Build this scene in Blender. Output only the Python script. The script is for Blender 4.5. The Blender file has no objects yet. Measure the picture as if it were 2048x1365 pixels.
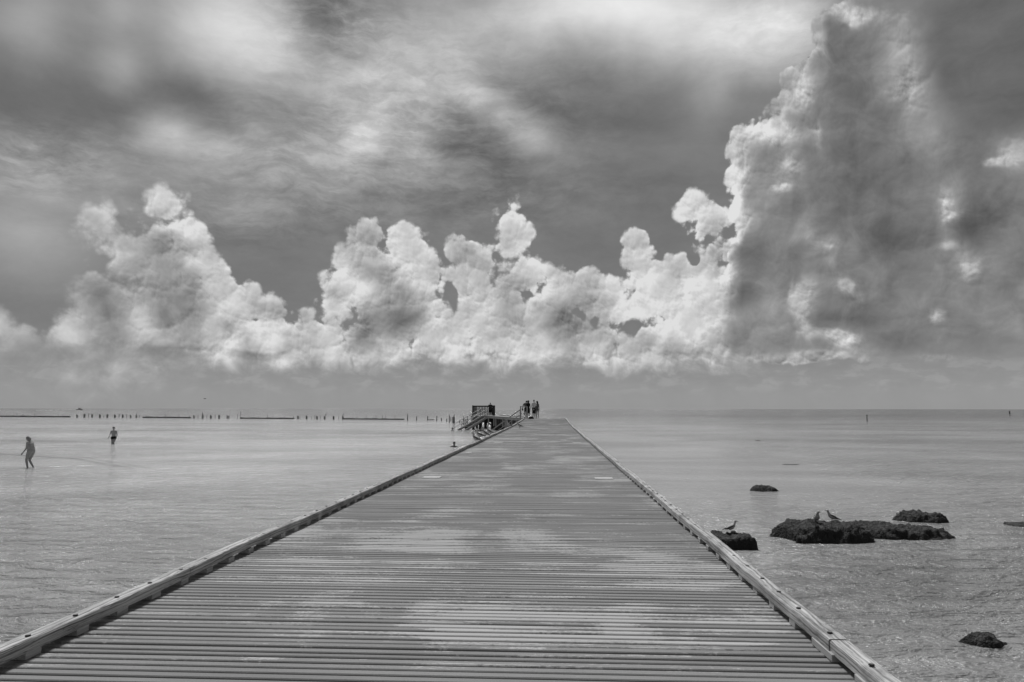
import bpy, bmesh, math, random
import numpy as np
from mathutils import Vector, Matrix, noise as mnoise

scene = bpy.context.scene
COL = scene.collection
R = math.radians

# ------------------------------------------------------------------ camera
F_PX = 1450.0                      # focal length in pixels of the 2048 px wide photograph
EYE = Vector((0.0, 0.0, 1.135))    # the pier deck is z = 0 and runs along +Y
WATER_Z = EYE.z - 2.65
yaw = math.atan(78.0 / F_PX)
pitch = math.atan(135.5 / F_PX)
cam_data = bpy.data.cameras.new("camera")
cam_data.sensor_width = 36.0
cam_data.lens = F_PX / 2048.0 * 36.0
cam_data.clip_start = 0.05
cam_data.clip_end = 60000.0
cam = bpy.data.objects.new("camera", cam_data)
COL.objects.link(cam)
cam.location = EYE
cam_rot = Matrix.Rotation(yaw, 3, 'Z') @ Matrix.Rotation(pitch + R(90), 3, 'X') @ Matrix.Rotation(R(0.06), 3, 'Z')
cam.rotation_euler = cam_rot.to_euler()
scene.camera = cam

def ray(px, py):
    return (cam_rot @ Vector(((px - 1024.0) / F_PX, -(py - 682.5) / F_PX, -1.0))).normalized()
def at_z(px, py, z):               # where the sight line through a photo pixel meets height z
    d = ray(px, py)
    return EYE + d * ((z - EYE.z) / d.z)
def at_y(px, py, y):
    d = ray(px, py)
    return EYE + d * (y / d.y)

# ------------------------------------------------------------------ sky (world)
SUN_AZ, SUN_EL = R(-28), R(60)     # ahead and to the left, high, behind thin cloud
world = bpy.data.worlds.new("World")
scene.world = world
world.use_nodes = True
WT = world.node_tree
WT.nodes.clear()

class NB:                          # terse node building
    def __init__(s, tree): s.t = tree
    def _in(s, n, i, v):
        if v is None: return
        if hasattr(v, 'is_output') or isinstance(v, bpy.types.NodeSocket): s.t.links.new(v, n.inputs[i])
        else: n.inputs[i].default_value = v
    def m(s, op, a, b=None, c=None, clamp=False):
        n = s.t.nodes.new('ShaderNodeMath'); n.operation = op; n.use_clamp = clamp
        s._in(n, 0, a); s._in(n, 1, b); s._in(n, 2, c)
        return n.outputs[0]
    def v(s, op, a, b=None, c=None, out=0):
        n = s.t.nodes.new('ShaderNodeVectorMath'); n.operation = op
        s._in(n, 0, a); s._in(n, 1, b)
        if c is not None: s._in(n, 2, c)
        return n.outputs[out]
    def comb(s, x, y, z=0.0):
        n = s.t.nodes.new('ShaderNodeCombineXYZ'); s._in(n, 0, x); s._in(n, 1, y); s._in(n, 2, z)
        return n.outputs[0]
    def sep(s, v):
        n = s.t.nodes.new('ShaderNodeSeparateXYZ'); s._in(n, 0, v)
        return n.outputs
    def noise(s, vec, scale, detail=4, rough=0.5, dist=0.0, typ='FBM', dim='3D', color=False, lac=2.0):
        n = s.t.nodes.new('ShaderNodeTexNoise'); n.noise_dimensions = dim; n.noise_type = typ
        s._in(n, 'Vector', vec); n.inputs['Scale'].default_value = scale; n.inputs['Detail'].default_value = detail
        n.inputs['Roughness'].default_value = rough; n.inputs['Distortion'].default_value = dist
        n.inputs['Lacunarity'].default_value = lac
        return n.outputs['Color' if color else 'Fac']
    def vor(s, vec, scale, detail=3, rough=0.5, dim='2D', smooth=None):
        n = s.t.nodes.new('ShaderNodeTexVoronoi'); n.voronoi_dimensions = dim
        if smooth is not None: n.feature = 'SMOOTH_F1'
        s._in(n, 'Vector', vec); n.inputs['Scale'].default_value = scale; n.inputs['Detail'].default_value = detail
        n.inputs['Roughness'].default_value = rough
        if smooth is not None: n.inputs['Smoothness'].default_value = smooth
        return n.outputs['Distance']
    def step(s, v, a, b, o0=0.0, o1=1.0):
        n = s.t.nodes.new('ShaderNodeMapRange'); n.interpolation_type = 'SMOOTHSTEP'
        s._in(n, 0, v); n.inputs[1].default_value = a; n.inputs[2].default_value = b
        n.inputs[3].default_value = o0; n.inputs[4].default_value = o1
        return n.outputs[0]
    def lin(s, v, a, b, o0=0.0, o1=1.0):
        n = s.t.nodes.new('ShaderNodeMapRange'); s._in(n, 0, v); n.inputs[1].default_value = a; n.inputs[2].default_value = b
        n.inputs[3].default_value = o0; n.inputs[4].default_value = o1
        return n.outputs[0]
    def mix(s, f, a, b):
        n = s.t.nodes.new('ShaderNodeMix'); n.data_type = 'FLOAT'
        s._in(n, 0, f); s._in(n, 2, a); s._in(n, 3, b)
        return n.outputs[0]

W = NB(WT)
tc = WT.nodes.new('ShaderNodeTexCoord')
dirv = tc.outputs['Generated']
dx, dy, dz = W.sep(dirv)
AZ = W.m('ARCTAN2', dx, dy)
EL = W.m('ARCSINE', dz)
P0 = W.comb(AZ, EL, 1.0)
P2 = W.comb(AZ, EL, 0.0)

def azel(px, py):
    d = ray(px, py)
    return math.atan2(d.x, d.y), math.asin(d.z)
AZ_R, EL_R = (-0.73, 0.67), (-0.03, 0.61)      # the part of the sky where the clouds below are laid out
def blob_axes(px, py, rx, ry, rot=0.0):
    """an ellipse of rx x ry photo pixels, as two affine functions of (az, el)"""
    a0, e0 = azel(px, py)
    ax, ex = azel(px + 1, py); ay, ey = azel(px, py - 1)
    J = np.array([[ax - a0, ay - a0], [ex - e0, ey - e0]])
    c, s = math.cos(R(rot)), math.sin(R(rot))
    S = np.diag([1.0 / rx, 1.0 / ry]) @ np.array([[c, s], [-s, c]]) @ np.linalg.inv(J)
    return S, -S @ np.array([a0, e0])
def grid(naz, nel):
    return np.meshgrid(np.linspace(*AZ_R, naz), np.linspace(*EL_R, nel), indexing='ij')
def g_r2(A, E, spec):
    S, o = blob_axes(*spec)
    return (S[0, 0] * A + S[0, 1] * E + o[0]) ** 2 + (S[1, 0] * A + S[1, 1] * E + o[1]) ** 2
def gauss(base, items, n=(128, 100)):   # base + sum of gaussians; item = (px,py,rx,ry,amp[,rot])
    A, E = grid(*n)
    acc = np.full(A.shape, float(base))
    for it in items:
        acc += it[4] * np.exp(-g_r2(A, E, it[:4] + tuple(it[5:6])))
    return acc
def union(items, k=4.0, n=(256, 200)):  # distance-like field in photo pixels, > 0 inside
    A, E = grid(*n)
    acc = None
    for it in items:
        s = (1.0 - np.sqrt(g_r2(A, E, it))) * min(it[2], it[3])
        acc = s if acc is None else k * np.logaddexp(acc / k, s / k)
    return np.clip(acc, -45.0, 60.0)
def fill_curve(cm, ci, ys):
    cv = cm.curves[ci]
    n = len(ys)
    while len(cv.points) < n: cv.points.new(0.5, 0.0)
    for i, y in enumerate(ys):
        p = cv.points[i]; p.location = (i / (n - 1.0), float(y)); p.handle_type = 'AUTO_CLAMPED'
def field_nodes(fields, rank):
    """up to three (az, el) fields as a low-rank sum of curve products -> list of sockets"""
    naz, nel = fields[0].shape
    mean = [f.mean() for f in fields]
    M = np.concatenate([f - m for f, m in zip(fields, mean)], axis=1)
    U, S, V = np.linalg.svd(M, full_matrices=False)
    rank = min(rank, len(S))
    acc = tuple(mean) + (0.0,) * (3 - len(mean))
    one = len(fields) == 1
    if one: acc = mean[0]
    azn, eln, elv = AZN, ELN, None if one else W.comb(ELN, ELN, ELN)
    for k in range(rank):
        if k and k % 4 == 0:      # tie each batch to the one before, so few values are alive at once
            last = acc if one else W.v('DOT_PRODUCT', acc, (1, 1, 1), out=1)
            azn = W.m('MULTIPLY_ADD', last, 1e-9, AZN); eln = W.m('MULTIPLY_ADD', last, 1e-9, ELN)
            if not one: elv = W.comb(eln, eln, eln)
        g = math.sqrt(S[k])
        ca = WT.nodes.new('ShaderNodeFloatCurve'); ca.mapping.use_clip = False
        fill_curve(ca.mapping, 0, U[:, k] * g); ca.mapping.update()
        WT.links.new(azn, ca.inputs[1])
        if one:
            ce = WT.nodes.new('ShaderNodeFloatCurve'); ce.mapping.use_clip = False
            fill_curve(ce.mapping, 0, V[k] * g); ce.mapping.update()
            WT.links.new(eln, ce.inputs[1])
            acc = W.m('MULTIPLY_ADD', ca.outputs[0], ce.outputs[0], acc)
        else:
            ce = WT.nodes.new('ShaderNodeRGBCurve'); ce.mapping.use_clip = False
            for j in range(len(fields)):
                fill_curve(ce.mapping, j, V[k, j * nel:(j + 1) * nel] * g)
            ce.mapping.update()
            WT.links.new(elv, ce.inputs['Color'])
            acc = W.v('MULTIPLY_ADD', ce.outputs[0], ca.outputs[0], acc)
    if one: return [acc]
    return W.sep(acc)
PX = 1.0 / F_PX
def warp(amp_px, scale, detail, off, rough=0.5):
    c = W.noise(W.v('ADD', P2, (off, off * .7, 0)), scale, detail, rough, dim='2D', color=True)
    return W.v('MULTIPLY', W.v('SUBTRACT', c, (.5, .5, .5)), (2 * amp_px * PX, 2 * amp_px * PX, 0))
def norm_coords(P):
    x, y, _ = W.sep(P)
    return W.lin(x, AZ_R[0], AZ_R[1]), W.lin(y, EL_R[0], EL_R[1])
# -- clear sky: the physical sky as a black and white film sees it
sky_tex = WT.nodes.new('ShaderNodeTexSky')
sky_tex.sky_type = 'NISHITA'; sky_tex.sun_disc = False
sky_tex.sun_elevation = SUN_EL; sky_tex.sun_rotation = SUN_AZ
sky_tex.dust_density = 2.5; sky_tex.air_density = 1.3
bw = WT.nodes.new('ShaderNodeRGBToBW')
WT.links.new(sky_tex.outputs[0], bw.inputs[0])
clear = W.m('MULTIPLY', bw.outputs[0], 0.016)
clear_v = W.m('MINIMUM', W.m('POWER', W.m('MAXIMUM', clear, 0.0), 0.4545), 0.62)

# -- tone fields (0..1) of the high veil, of the cumulus bank, of the tower and of the shaded sheet
f_veil = gauss(0.495, [
    (430, 30, 110, 110, .33), (500, 110, 90, 80, .16), (235, 20, 60, 50, .16), (240, 130, 50, 60, .14), (560, 60, 60, 60, .12),
    (60, 50, 90, 80, .16), (700, 170, 170, 100, .22), (850, 120, 80, 90, .14), (960, 60, 150, 90, .18), (1080, 10, 120, 90, .16),
    (1310, 20, 180, 85, .36), (1330, 110, 110, 50, .14), (1200, 10, 130, 70, .14), (1480, 70, 110, 80, .26), (1590, 50, 80, 80, .28), (1560, 130, 60, 30, .10), (1430, 185, 40, 70, .11, -25),
    (330, 270, 60, 50, .24), (430, 300, 60, 36, .11), (735, 265, 50, 80, .17, -35), (600, 310, 140, 60, .15), (830, 260, 60, 60, .10),
    (990, 215, 100, 26, .20, -32), (1080, 295, 60, 30, .19, -15), (840, 335, 50, 40, .16), (935, 170, 40, 50, .10), (1250, 138, 11, 5, .16),
    (60, 330, 170, 60, .12), (60, 450, 150, 70, .16), (80, 540, 160, 60, .06), (480, 370, 260, 60, .09), (700, 412, 60, 10, .07), (560, 440, 200, 20, .04),
    (110, 215, 170, 60, -.07, 0), (380, 190, 110, 50, -.10), (680, 30, 60, 40, -.03), (0, 140, 60, 70, -.06),
    (1230, 230, 130, 50, -.05), (1230, 430, 220, 130, -.03), (820, 205, 45, 20, -.05), (960, 290, 50, 30, -.04),
    (520, 520, 150, 60, -.02)])
f_reg = gauss(0.0, [(90, 320, 190, 60, 1.0), (830, 230, 300, 170, .9), (660, 40, 120, 70, .8), (550, 330, 200, 90, .5),
                     (480, 440, 300, 50, .45), (1000, 400, 260, 60, .3), (1550, 60, 160, 90, .5)])
f_vA = gauss(0.725, [
    (330, 500, 50, 36, -.13), (290, 560, 60, 30, -.10), (300, 600, 80, 40, -.12), (345, 635, 50, 46, -.15, 20), (412, 625, 40, 50, -.13), (380, 690, 40, 24, -.08), (235, 655, 50, 30, -.15), (215, 600, 44, 40, -.10),
    (130, 560, 90, 90, -.18), (180, 590, 40, 60, -.06), (140, 700, 110, 36, -.10), (320, 705, 70, 18, -.16), (510, 715, 80, 9, -.20), (720, 660, 28, 50, -.20, -40), (680, 620, 60, 16, -.06, -40), (790, 712, 40, 10, -.05),
    (285, 630, 50, 30, .06), (290, 665, 26, 24, .06), (150, 672, 34, 22, .10), (330, 420, 40, 30, .05), (340, 455, 40, 14, .08), (390, 470, 30, 20, .05), (480, 660, 60, 50, .06), (640, 665, 60, 50, .07), (520, 640, 50, 40, .04),
    (765, 545, 34, 80, -.11, 25), (800, 640, 50, 40, -.15), (730, 520, 30, 30, -.04), (700, 570, 50, 35, .06), (850, 545, 30, 24, .06), (840, 690, 70, 20, .05), (700, 690, 40, 50, -.06),
    (1020, 600, 18, 40, -.08), (1045, 620, 20, 40, -.08), (1135, 640, 60, 34, -.18, 20), (1010, 690, 80, 30, .05), (1140, 710, 130, 20, .05), (1180, 550, 70, 26, .06),
    (1340, 590, 70, 60, .10), (1400, 560, 60, 40, .09), (1280, 520, 30, 60, .08), (1395, 415, 36, 30, .08), (1428, 480, 16, 50, -.10, 20), (1385, 460, 30, 20, .06),
    (1360, 705, 60, 22, -.18), (1435, 705, 20, 18, .12), (1450, 640, 30, 50, -.04)])
f_vB = gauss(0.480, [
    (1725, 26, 60, 16, .16), (1815, 120, 40, 130, .13, 12), (1800, 170, 60, 60, .05), (1600, 190, 30, 50, .16), (1540, 268, 75, 26, .22), (1475, 330, 20, 50, .14),
    (1540, 345, 80, 60, .05), (1500, 430, 60, 60, .07), (1570, 330, 30, 40, .08), (1450, 400, 26, 80, .16), (1435, 470, 30, 80, .18), (1440, 540, 30, 50, .18), (1425, 640, 36, 70, .16), (1690, 130, 55, 90, -.06), (1720, 400, 110, 80, -.04), (1850, 300, 60, 60, .03), (1720, 250, 80, 60, -.03),
    (1885, 420, 24, 60, .12), (2030, 300, 46, 40, .14), (1935, 520, 60, 40, .08), (1640, 470, 60, 30, .06), (1600, 600, 40, 60, .05), (1690, 690, 50, 30, .06),
    (1540, 640, 60, 60, .05), (1500, 690, 50, 30, .05), (1760, 470, 80, 40, -.07), (1490, 580, 40, 26, -.06), (1690, 640, 110, 14, -.06), (1940, 450, 70, 30, -.10), (1960, 722, 140, 7, .10), (1850, 722, 60, 8, .09), (2000, 620, 90, 60, .04),
    (1520, 500, 50, 60, -.04), (1660, 540, 40, 14, -.07), (1960, 400, 60, 40, -.08), (1700, 320, 90, 50, -.03), (1640, 714, 70, 6, .08)])
# sunlit breaks and puffs in front of the shaded mass
f_hl = gauss(0.0, [
    (1575, 328, 31.2, 35.1, 0.9), (1553, 380, 32.5, 14.85, 0.85), (1888, 400, 26, 54, 0.65), (1908, 428, 26, 16.2, 0.6), (1893, 483, 33.8, 9.45, 0.7), (2030, 305, 44.2, 35.1, 0.55), (1985, 328, 28.6, 8.1, 1.1),
    (1938, 545, 15.6, 32.4, 0.8, 20), (1930, 515, 52, 27, 0.6), (1876, 630, 18.2, 18.9, 1.3), (1650, 485, 52, 27, 0.75), (1690, 572, 20.8, 18.9, 1.2), (1720, 592, 26, 35.1, 0.75), (1610, 590, 39, 35.1, 0.85), (1608, 640, 16.9, 54, 0.95, 12),
    (1694, 682, 41.6, 24.3, 1.1), (1650, 672, 39, 13.5, 0.6), (1860, 716, 78, 5.4, 0.9), (1990, 722, 104, 4.05, 0.7), (1600, 180, 33.8, 59.4, 0.9), (1720, 22, 78, 18.9, 0.8), (1640, 80, 15.6, 54, 0.8), (1690, 36, 20.8, 6.75, 1.2), (1716, 50, 15.6, 8.1, 1.2),
    (1530, 262, 78, 21.6, 0.7), (1466, 360, 13, 67.5, 0.9), (1455, 450, 33.8, 54, 0.8), (1462, 540, 28.6, 32.4, 0.9), (1460, 470, 23.4, 18.9, 1), (1432, 704, 28.6, 21.6, 1)])
f_mC = gauss(0.0, [(2030, 110, 150, 190, 1.25), (2200, 200, 250, 300, 1.0), (1880, 40, 70, 60, .3)])

Pv = W.v('ADD', P2, warp(24, 6.0, 4, 3.1, rough=.6))
AZN, ELN = norm_coords(Pv)
veil, reg, mC = field_nodes([f_veil, f_reg * .3, f_mC * .3], 13)[:3]
reg = W.m('MULTIPLY', reg, 1 / .3); mC = W.m('MULTIPLY', mC, 1 / .3)
vA, vB, hl = field_nodes([f_vA, f_vB, f_hl * .4], 26)[:3]
hl = W.m('MULTIPLY', hl, 2.5)

# -- streaks of altostratus and cirrus
streak_vec = W.v('MULTIPLY', W.v('ADD', P2, warp(30, 5.0, 5, 9.0, rough=.62)), (1.0, 2.2, 1.0))
n_str = W.noise(streak_vec, 10.0, 10, .66, .10, dim='2D')
fib = W.step(W.noise(W.v('MULTIPLY', streak_vec, (1.0, 1.6, 1.0)), 17.0, 7, .66, .25, dim='2D'), .38, .66)
soft_n = W.m('SUBTRACT', W.noise(P2, 26.0, 6, .6, .4, dim='2D'), .5)
v0 = W.m('MULTIPLY_ADD', W.m('MULTIPLY', W.m('SUBTRACT', n_str, .5), .40), reg, veil)
v0 = W.m('MULTIPLY_ADD', W.m('MULTIPLY', W.m('SUBTRACT', fib, .42), reg), .09, v0)
v0 = W.m('ADD', v0, W.m('MULTIPLY', W.m('SUBTRACT', n_str, .5), .09))
# ragged scraps of cloud low over the sea, under the flat base of the bank
scr_n = W.noise(W.v('MULTIPLY', P2, (1.0, 2.2, 1.0)), 30.0, 6, .58, .2, dim='2D')
band = W.m('MULTIPLY', W.step(EL, azel(1024, 800)[1], azel(1024, 765)[1]), W.step(EL, azel(1024, 700)[1], azel(1024, 740)[1]))
hz = W.step(EL, R(7.0), R(0.5))
v0 = W.mix(hz, v0, W.m('MULTIPLY_ADD', soft_n, .03, .625))
v0 = W.m('MULTIPLY_ADD', W.m('MULTIPLY', W.step(scr_n, .50, .66), band), .035, v0)
v0 = W.m('MULTIPLY_ADD', W.m('MULTIPLY', W.step(scr_n, .50, .36), band), -.010, v0)
v0 = W.mix(0.10, v0, clear_v)

# -- cumulus relief, shared by the layers below
Pw = W.v('ADD', P2, warp(11, 14.0, 4, 5.5, rough=.6))
def height(vec):
    d = W.vor(vec, 26.0, 4.0, .46)
    return W.m('MULTIPLY', d, W.m('MULTIPLY', d, -.62))
LD = (-2.2 * PX, 5.0 * PX, 0.0)
h1 = height(Pw); h2 = height(W.v('ADD', Pw, LD))
relief = W.m('SUBTRACT', h1, h2)
edge_n = W.m('MULTIPLY_ADD', h1, 38.0, 38.0 * .55)

# -- layer A: the bank of cumulus along the horizon
cum = [
    (187, 440, 40, 24), (205, 470, 24, 34), (325, 425, 48, 44), (352, 468, 60, 48), (340, 530, 62, 76), (250, 500, 34, 28), (262, 530, 46, 40),
    (430, 555, 30, 46), (470, 610, 48, 46), (478, 660, 62, 42), (540, 645, 52, 46), (600, 672, 50, 42), (645, 682, 52, 42), (700, 705, 60, 30),
    (215, 590, 66, 58), (330, 610, 88, 72), (280, 660, 90, 60), (165, 665, 60, 46), (400, 690, 100, 52), (560, 710, 150, 40), (150, 700, 80, 28), (330, 735, 70, 18),
    (230, 741, 34, 18), (0, 660, 22, 28), (20, 690, 46, 34), (600, 728, 150, 26),
    (735, 480, 37, 34), (803, 500, 48, 46), (745, 545, 78, 60), (692, 585, 45, 38), (855, 550, 40, 38), (780, 640, 96, 74), (872, 680, 54, 52), (846, 615, 50, 58), (905, 690, 44, 44), (770, 712, 130, 34), (860, 722, 70, 20),
    (932, 508, 32, 36), (965, 522, 22, 26), (938, 560, 30, 44), (962, 625, 38, 60), (958, 690, 36, 40), (1005, 610, 52, 52), (1045, 560, 50, 38), (1022, 442, 25, 30), (1040, 468, 24, 22), (1014, 492, 28, 14),
    (1130, 585, 74, 46), (1185, 590, 48, 44), (1085, 655, 84, 70), (1090, 710, 130, 40), (1225, 615, 36, 34), (1235, 712, 74, 34), (1215, 665, 26, 40), (1290, 680, 24, 34), (1120, 732, 170, 26),
    (1280, 492, 30, 32), (1284, 540, 28, 38), (1345, 575, 64, 62), (1290, 590, 40, 42), (1392, 420, 32, 28), (1404, 460, 34, 30), (1432, 450, 26, 34), (1440, 500, 34, 38),
    (1430, 560, 50, 46), (1395, 640, 78, 86), (1425, 710, 66, 40), (1370, 725, 90, 30)]
hole_list = [(1160, 628, 26, 5, 26, -38), (1193, 645, 6, 11, 36), (1266, 655, 8, 20, 14), (902, 590, 8, 26, 20, 12), (925, 700, 8, 22, 12, 15), (1388, 522, 10, 11, 46), (1010, 545, 16, 10, 24)]
AZN, ELN = norm_coords(W.v('ADD', P2, warp(7, 20.0, 3, 1.5)))
f_cum = union(cum)
A_, E_ = grid(256, 200)
for it in hole_list:
    f_cum -= it[4] * np.exp(-g_r2(A_, E_, it[:4] + tuple(it[5:6])))
sA = W.m('ADD', field_nodes([f_cum], 24)[0], edge_n)
el_base = azel(1024, 737)[1]
base_c = W.m('MULTIPLY_ADD', soft_n, 40.0, W.m('MULTIPLY', W.m('SUBTRACT', EL, el_base), F_PX * 1.1))
q = W.v('MULTIPLY_ADD', P2, (1450 / 32.0, 1450 / 18.0, 0), (-azel(230, 742)[0] * 1450 / 32.0, -azel(230, 742)[1] * 1450 / 18.0, 0))
small = W.m('MULTIPLY_ADD', W.v('LENGTH', q, out=1), -18.0, 18.0)
base_c = W.m('MAXIMUM', base_c, W.m('MULTIPLY_ADD', edge_n, .5, small))
sA = W.m('SMOOTH_MIN', sA, base_c, 6.0)
crisp = W.step(AZ, azel(150, 600)[0], azel(480, 600)[0], 22.0, 7.5)     # the left group is ragged and soft-edged
base_soft = W.step(EL, azel(1024, 735)[1], azel(1024, 690)[1], 4.5, 1.0)
mA = W.m('DIVIDE', sA, W.m('MULTIPLY', crisp, base_soft))
mA = W.step(W.m('MULTIPLY_ADD', soft_n, .8, mA), -.55, 1.0)
rimA = W.step(sA, 34.0, 0.0, 0.0, .055)
vA = W.m('ADD', vA, rimA)
n_mid = W.m('SUBTRACT', W.noise(Pw, 13.0, 4, .55, .2, dim='2D'), .5)
rel_a = W.m('MULTIPLY', W.step(sA, 75.0, 5.0, .18, .42), W.step(AZ, azel(120, 600)[0], azel(450, 600)[0], .45, 1.0))
vA = W.m('MULTIPLY_ADD', relief, rel_a, vA)
vA = W.m('MULTIPLY_ADD', n_mid, .42, vA)
vA = W.m('MULTIPLY_ADD', soft_n, .20, vA)
vA = W.m('MINIMUM', vA, .87)
v1 = W.mix(mA, v0, vA)

# -- layer B: the towering cloud and the dark mass under it on the right
tow = [
    (1692, 62, 60, 62), (1690, 150, 78, 100), (1735, 110, 60, 90), (1610, 182, 46, 46), (1616, 228, 48, 48), (1700, 260, 92, 110), (1780, 250, 110, 160),
    (1538, 292, 64, 54), (1548, 350, 82, 76), (1600, 330, 60, 60), (1640, 430, 170, 130), (1780, 440, 200, 210), (1560, 560, 118, 130), (1540, 670, 110, 80), (1480, 700, 60, 40), (1680, 600, 190, 150),
    (1860, 600, 230, 150), (2020, 480, 160, 260), (2080, 330, 110, 90), (1930, 300, 90, 120), (2100, 640, 200, 120), (1840, 190, 74, 170), (1900, 300, 80, 90)]
sB = W.m('MULTIPLY_ADD', edge_n, .95, field_nodes([union(tow, 14.0)], 24)[0])
el_b2 = azel(1700, 722)[1]
tiltb = W.m('MULTIPLY_ADD', AZ, -.012, EL)
base_b = W.m('MULTIPLY_ADD', soft_n, 30.0, W.m('MULTIPLY', W.m('SUBTRACT', tiltb, el_b2 - .004), F_PX))
sB = W.m('SMOOTH_MIN', sB, base_b, 8.0)
soft_r = W.step(AZ, azel(1700, 200)[0], azel(1880, 200)[0], 4.5, 46.0)
mB = W.step(W.m('MULTIPLY_ADD', soft_n, .8, W.m('DIVIDE', sB, soft_r)), -.55, 1.0)
rimB = W.m('MULTIPLY', W.step(sB, 34.0, 2.0, 0.0, .14), W.step(AZ, azel(1650, 200)[0], azel(1800, 200)[0], 1.0, 0.0))
vB = W.m('ADD', vB, rimB)
hs = W.m('ADD', hl, W.m('MULTIPLY_ADD', soft_n, 1.3, W.m('MULTIPLY', n_mid, .8)))
hs = W.m('MULTIPLY_ADD', h1, .35, hs)
hs = W.step(hs, .0, 1.05)
vB = W.m('MULTIPLY_ADD', hs, W.step(hl, .0, 1.2, .04, .19), vB)
lit = W.step(vB, .50, .70, .07, .55)
vB = W.m('MULTIPLY_ADD', relief, lit, vB)
vB = W.m('MULTIPLY_ADD', soft_n, .17, W.m('MULTIPLY_ADD', n_mid, .15, vB))
vB = W.m('MINIMUM', vB, .88)
v2 = W.mix(mB, v1, vB)
# upper right: the shaded sheet behind the tower
mC = W.step(W.m('MULTIPLY_ADD', soft_n, .25, mC), .25, .85)
vC = W.m('MULTIPLY_ADD', W.m('SUBTRACT', n_str, .5), .14, .405)
front = W.m('MULTIPLY', mC, W.m('SUBTRACT', 1.0, W.m('MULTIPLY', mB, W.step(AZ, azel(1900, 200)[0], azel(1800, 200)[0]))))
front = W.m('MULTIPLY', front, W.step(EL, azel(1950, 330)[1], azel(1950, 230)[1]))
v2 = W.mix(front, v2, vC)

lum = W.m('POWER', W.m('MAXIMUM', v2, 0.02), 2.2)
# below the horizon (seen by nothing but bounce light) stay mid grey
lum = W.mix(W.step(EL, R(-1.0), R(-.2)), .25, lum)
bg = WT.nodes.new('ShaderNodeBackground')
WT.links.new(W.comb(lum, lum, lum), bg.inputs['Color'])
bg.inputs['Strength'].default_value = 1.0
wo = WT.nodes.new('ShaderNodeOutputWorld')
WT.links.new(bg.outputs[0], wo.inputs['Surface'])

world.cycles.sampling_method = 'MANUAL'; world.cycles.sample_map_resolution = 512

# ------------------------------------------------------------------ sun, exposure
sun_d = bpy.data.lights.new("sun", 'SUN')
sun_d.energy = 3.4; sun_d.angle = R(12.0); sun_d.color = (1, 1, 1)
sun = bpy.data.objects.new("sun", sun_d); COL.objects.link(sun)
to_sun = Vector((math.sin(SUN_AZ) * math.cos(SUN_EL), math.cos(SUN_AZ) * math.cos(SUN_EL), math.sin(SUN_EL)))
sun.rotation_euler = to_sun.to_track_quat('Z', 'Y').to_euler()
scene.view_settings.view_transform = 'Standard'
scene.view_settings.look = 'None'
scene.view_settings.exposure = 0.0
scene.view_settings.gamma = 1.0
# ------------------------------------------------------------------ helpers: meshes, tags, materials
def tag(o, label=None, cat=None, group=None, kind=None):
    if label: o['label'] = label
    if cat: o['category'] = cat
    if group: o['group'] = group
    if kind: o['kind'] = kind
    return o
def obj(name, bm, mat, parent=None, smooth=False):
    me = bpy.data.meshes.new(name)
    if isinstance(bm, bmesh.types.BMesh):
        bm.normal_update(); bm.to_mesh(me); bm.free()
    else:
        me = bm; me.name = name
    me.materials.clear(); me.materials.append(mat)
    if smooth: me.shade_smooth()
    o = bpy.data.objects.new(name, me); COL.objects.link(o)
    if parent is not None: o.parent = parent
    return o
def empty(name, loc=(0, 0, 0), rz=0.0):
    o = bpy.data.objects.new(name, None); COL.objects.link(o)
    o.location = loc; o.rotation_euler = (0, 0, rz); o.empty_display_size = .2
    return o
def copy_tree(o, parent=None):
    kids = list(o.children)
    c = o.copy(); COL.objects.link(c)
    if parent is not None: c.parent = parent
    for k in kids: copy_tree(k, c)
    return c
def box(bm, c, s, rot=None, bev=0.0):
    """axis box with centre c and size s, optional 3x3 rotation, edges chamfered by bev"""
    t = bmesh.new()
    bmesh.ops.create_cube(t, size=1.0)
    bmesh.ops.scale(t, vec=Vector(s), verts=t.verts)
    if bev: bmesh.ops.bevel(t, geom=t.edges[:], offset=bev, segments=1, affect='EDGES')
    M = Matrix.Translation(Vector(c)) @ (rot.to_4x4() if rot is not None else Matrix.Identity(4))
    bmesh.ops.transform(t, matrix=M, verts=t.verts)
    add(bm, t)
def add(bm, t):
    mp = {v: bm.verts.new(v.co) for v in t.verts}
    for f in t.faces:
        try: bm.faces.new([mp[v] for v in f.verts])
        except ValueError: pass
    t.free()
def beam(bm, p0, p1, w, h, bev=0.0, up=Vector((0, 0, 1))):
    p0, p1 = Vector(p0), Vector(p1)
    d = p1 - p0; L = d.length; y = d.normalized()
    x = y.cross(up)
    if x.length < 1e-4: x = Vector((1, 0, 0))
    x.normalize(); z = x.cross(y)
    rot = Matrix((x, y, z)).transposed()
    box(bm, (p0 + p1) / 2, (w, L, h), rot, bev)
def tube(bm, pts, rad, seg=10, caps=True):
    """a lofted tube through pts with per-point radii; rings stay round"""
    pts = [Vector(p) for p in pts]
    if not isinstance(rad, (list, tuple)): rad = [rad] * len(pts)
    rings = []
    for i, p in enumerate(pts):
        d = (pts[min(i + 1, len(pts) - 1)] - pts[max(i - 1, 0)]).normalized()
        a = d.cross(Vector((0, 0, 1)))
        if a.length < 1e-3: a = d.cross(Vector((1, 0, 0)))
        a.normalize(); b = d.cross(a)
        rings.append([bm.verts.new(p + (a * math.cos(2 * math.pi * k / seg) + b * math.sin(2 * math.pi * k / seg)) * rad[i]) for k in range(seg)])
    for r0, r1 in zip(rings, rings[1:]):
        for k in range(seg): bm.faces.new((r0[k], r0[(k + 1) % seg], r1[(k + 1) % seg], r1[k]))
    if caps:
        bm.faces.new(rings[0][::-1]); bm.faces.new(rings[-1])
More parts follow.
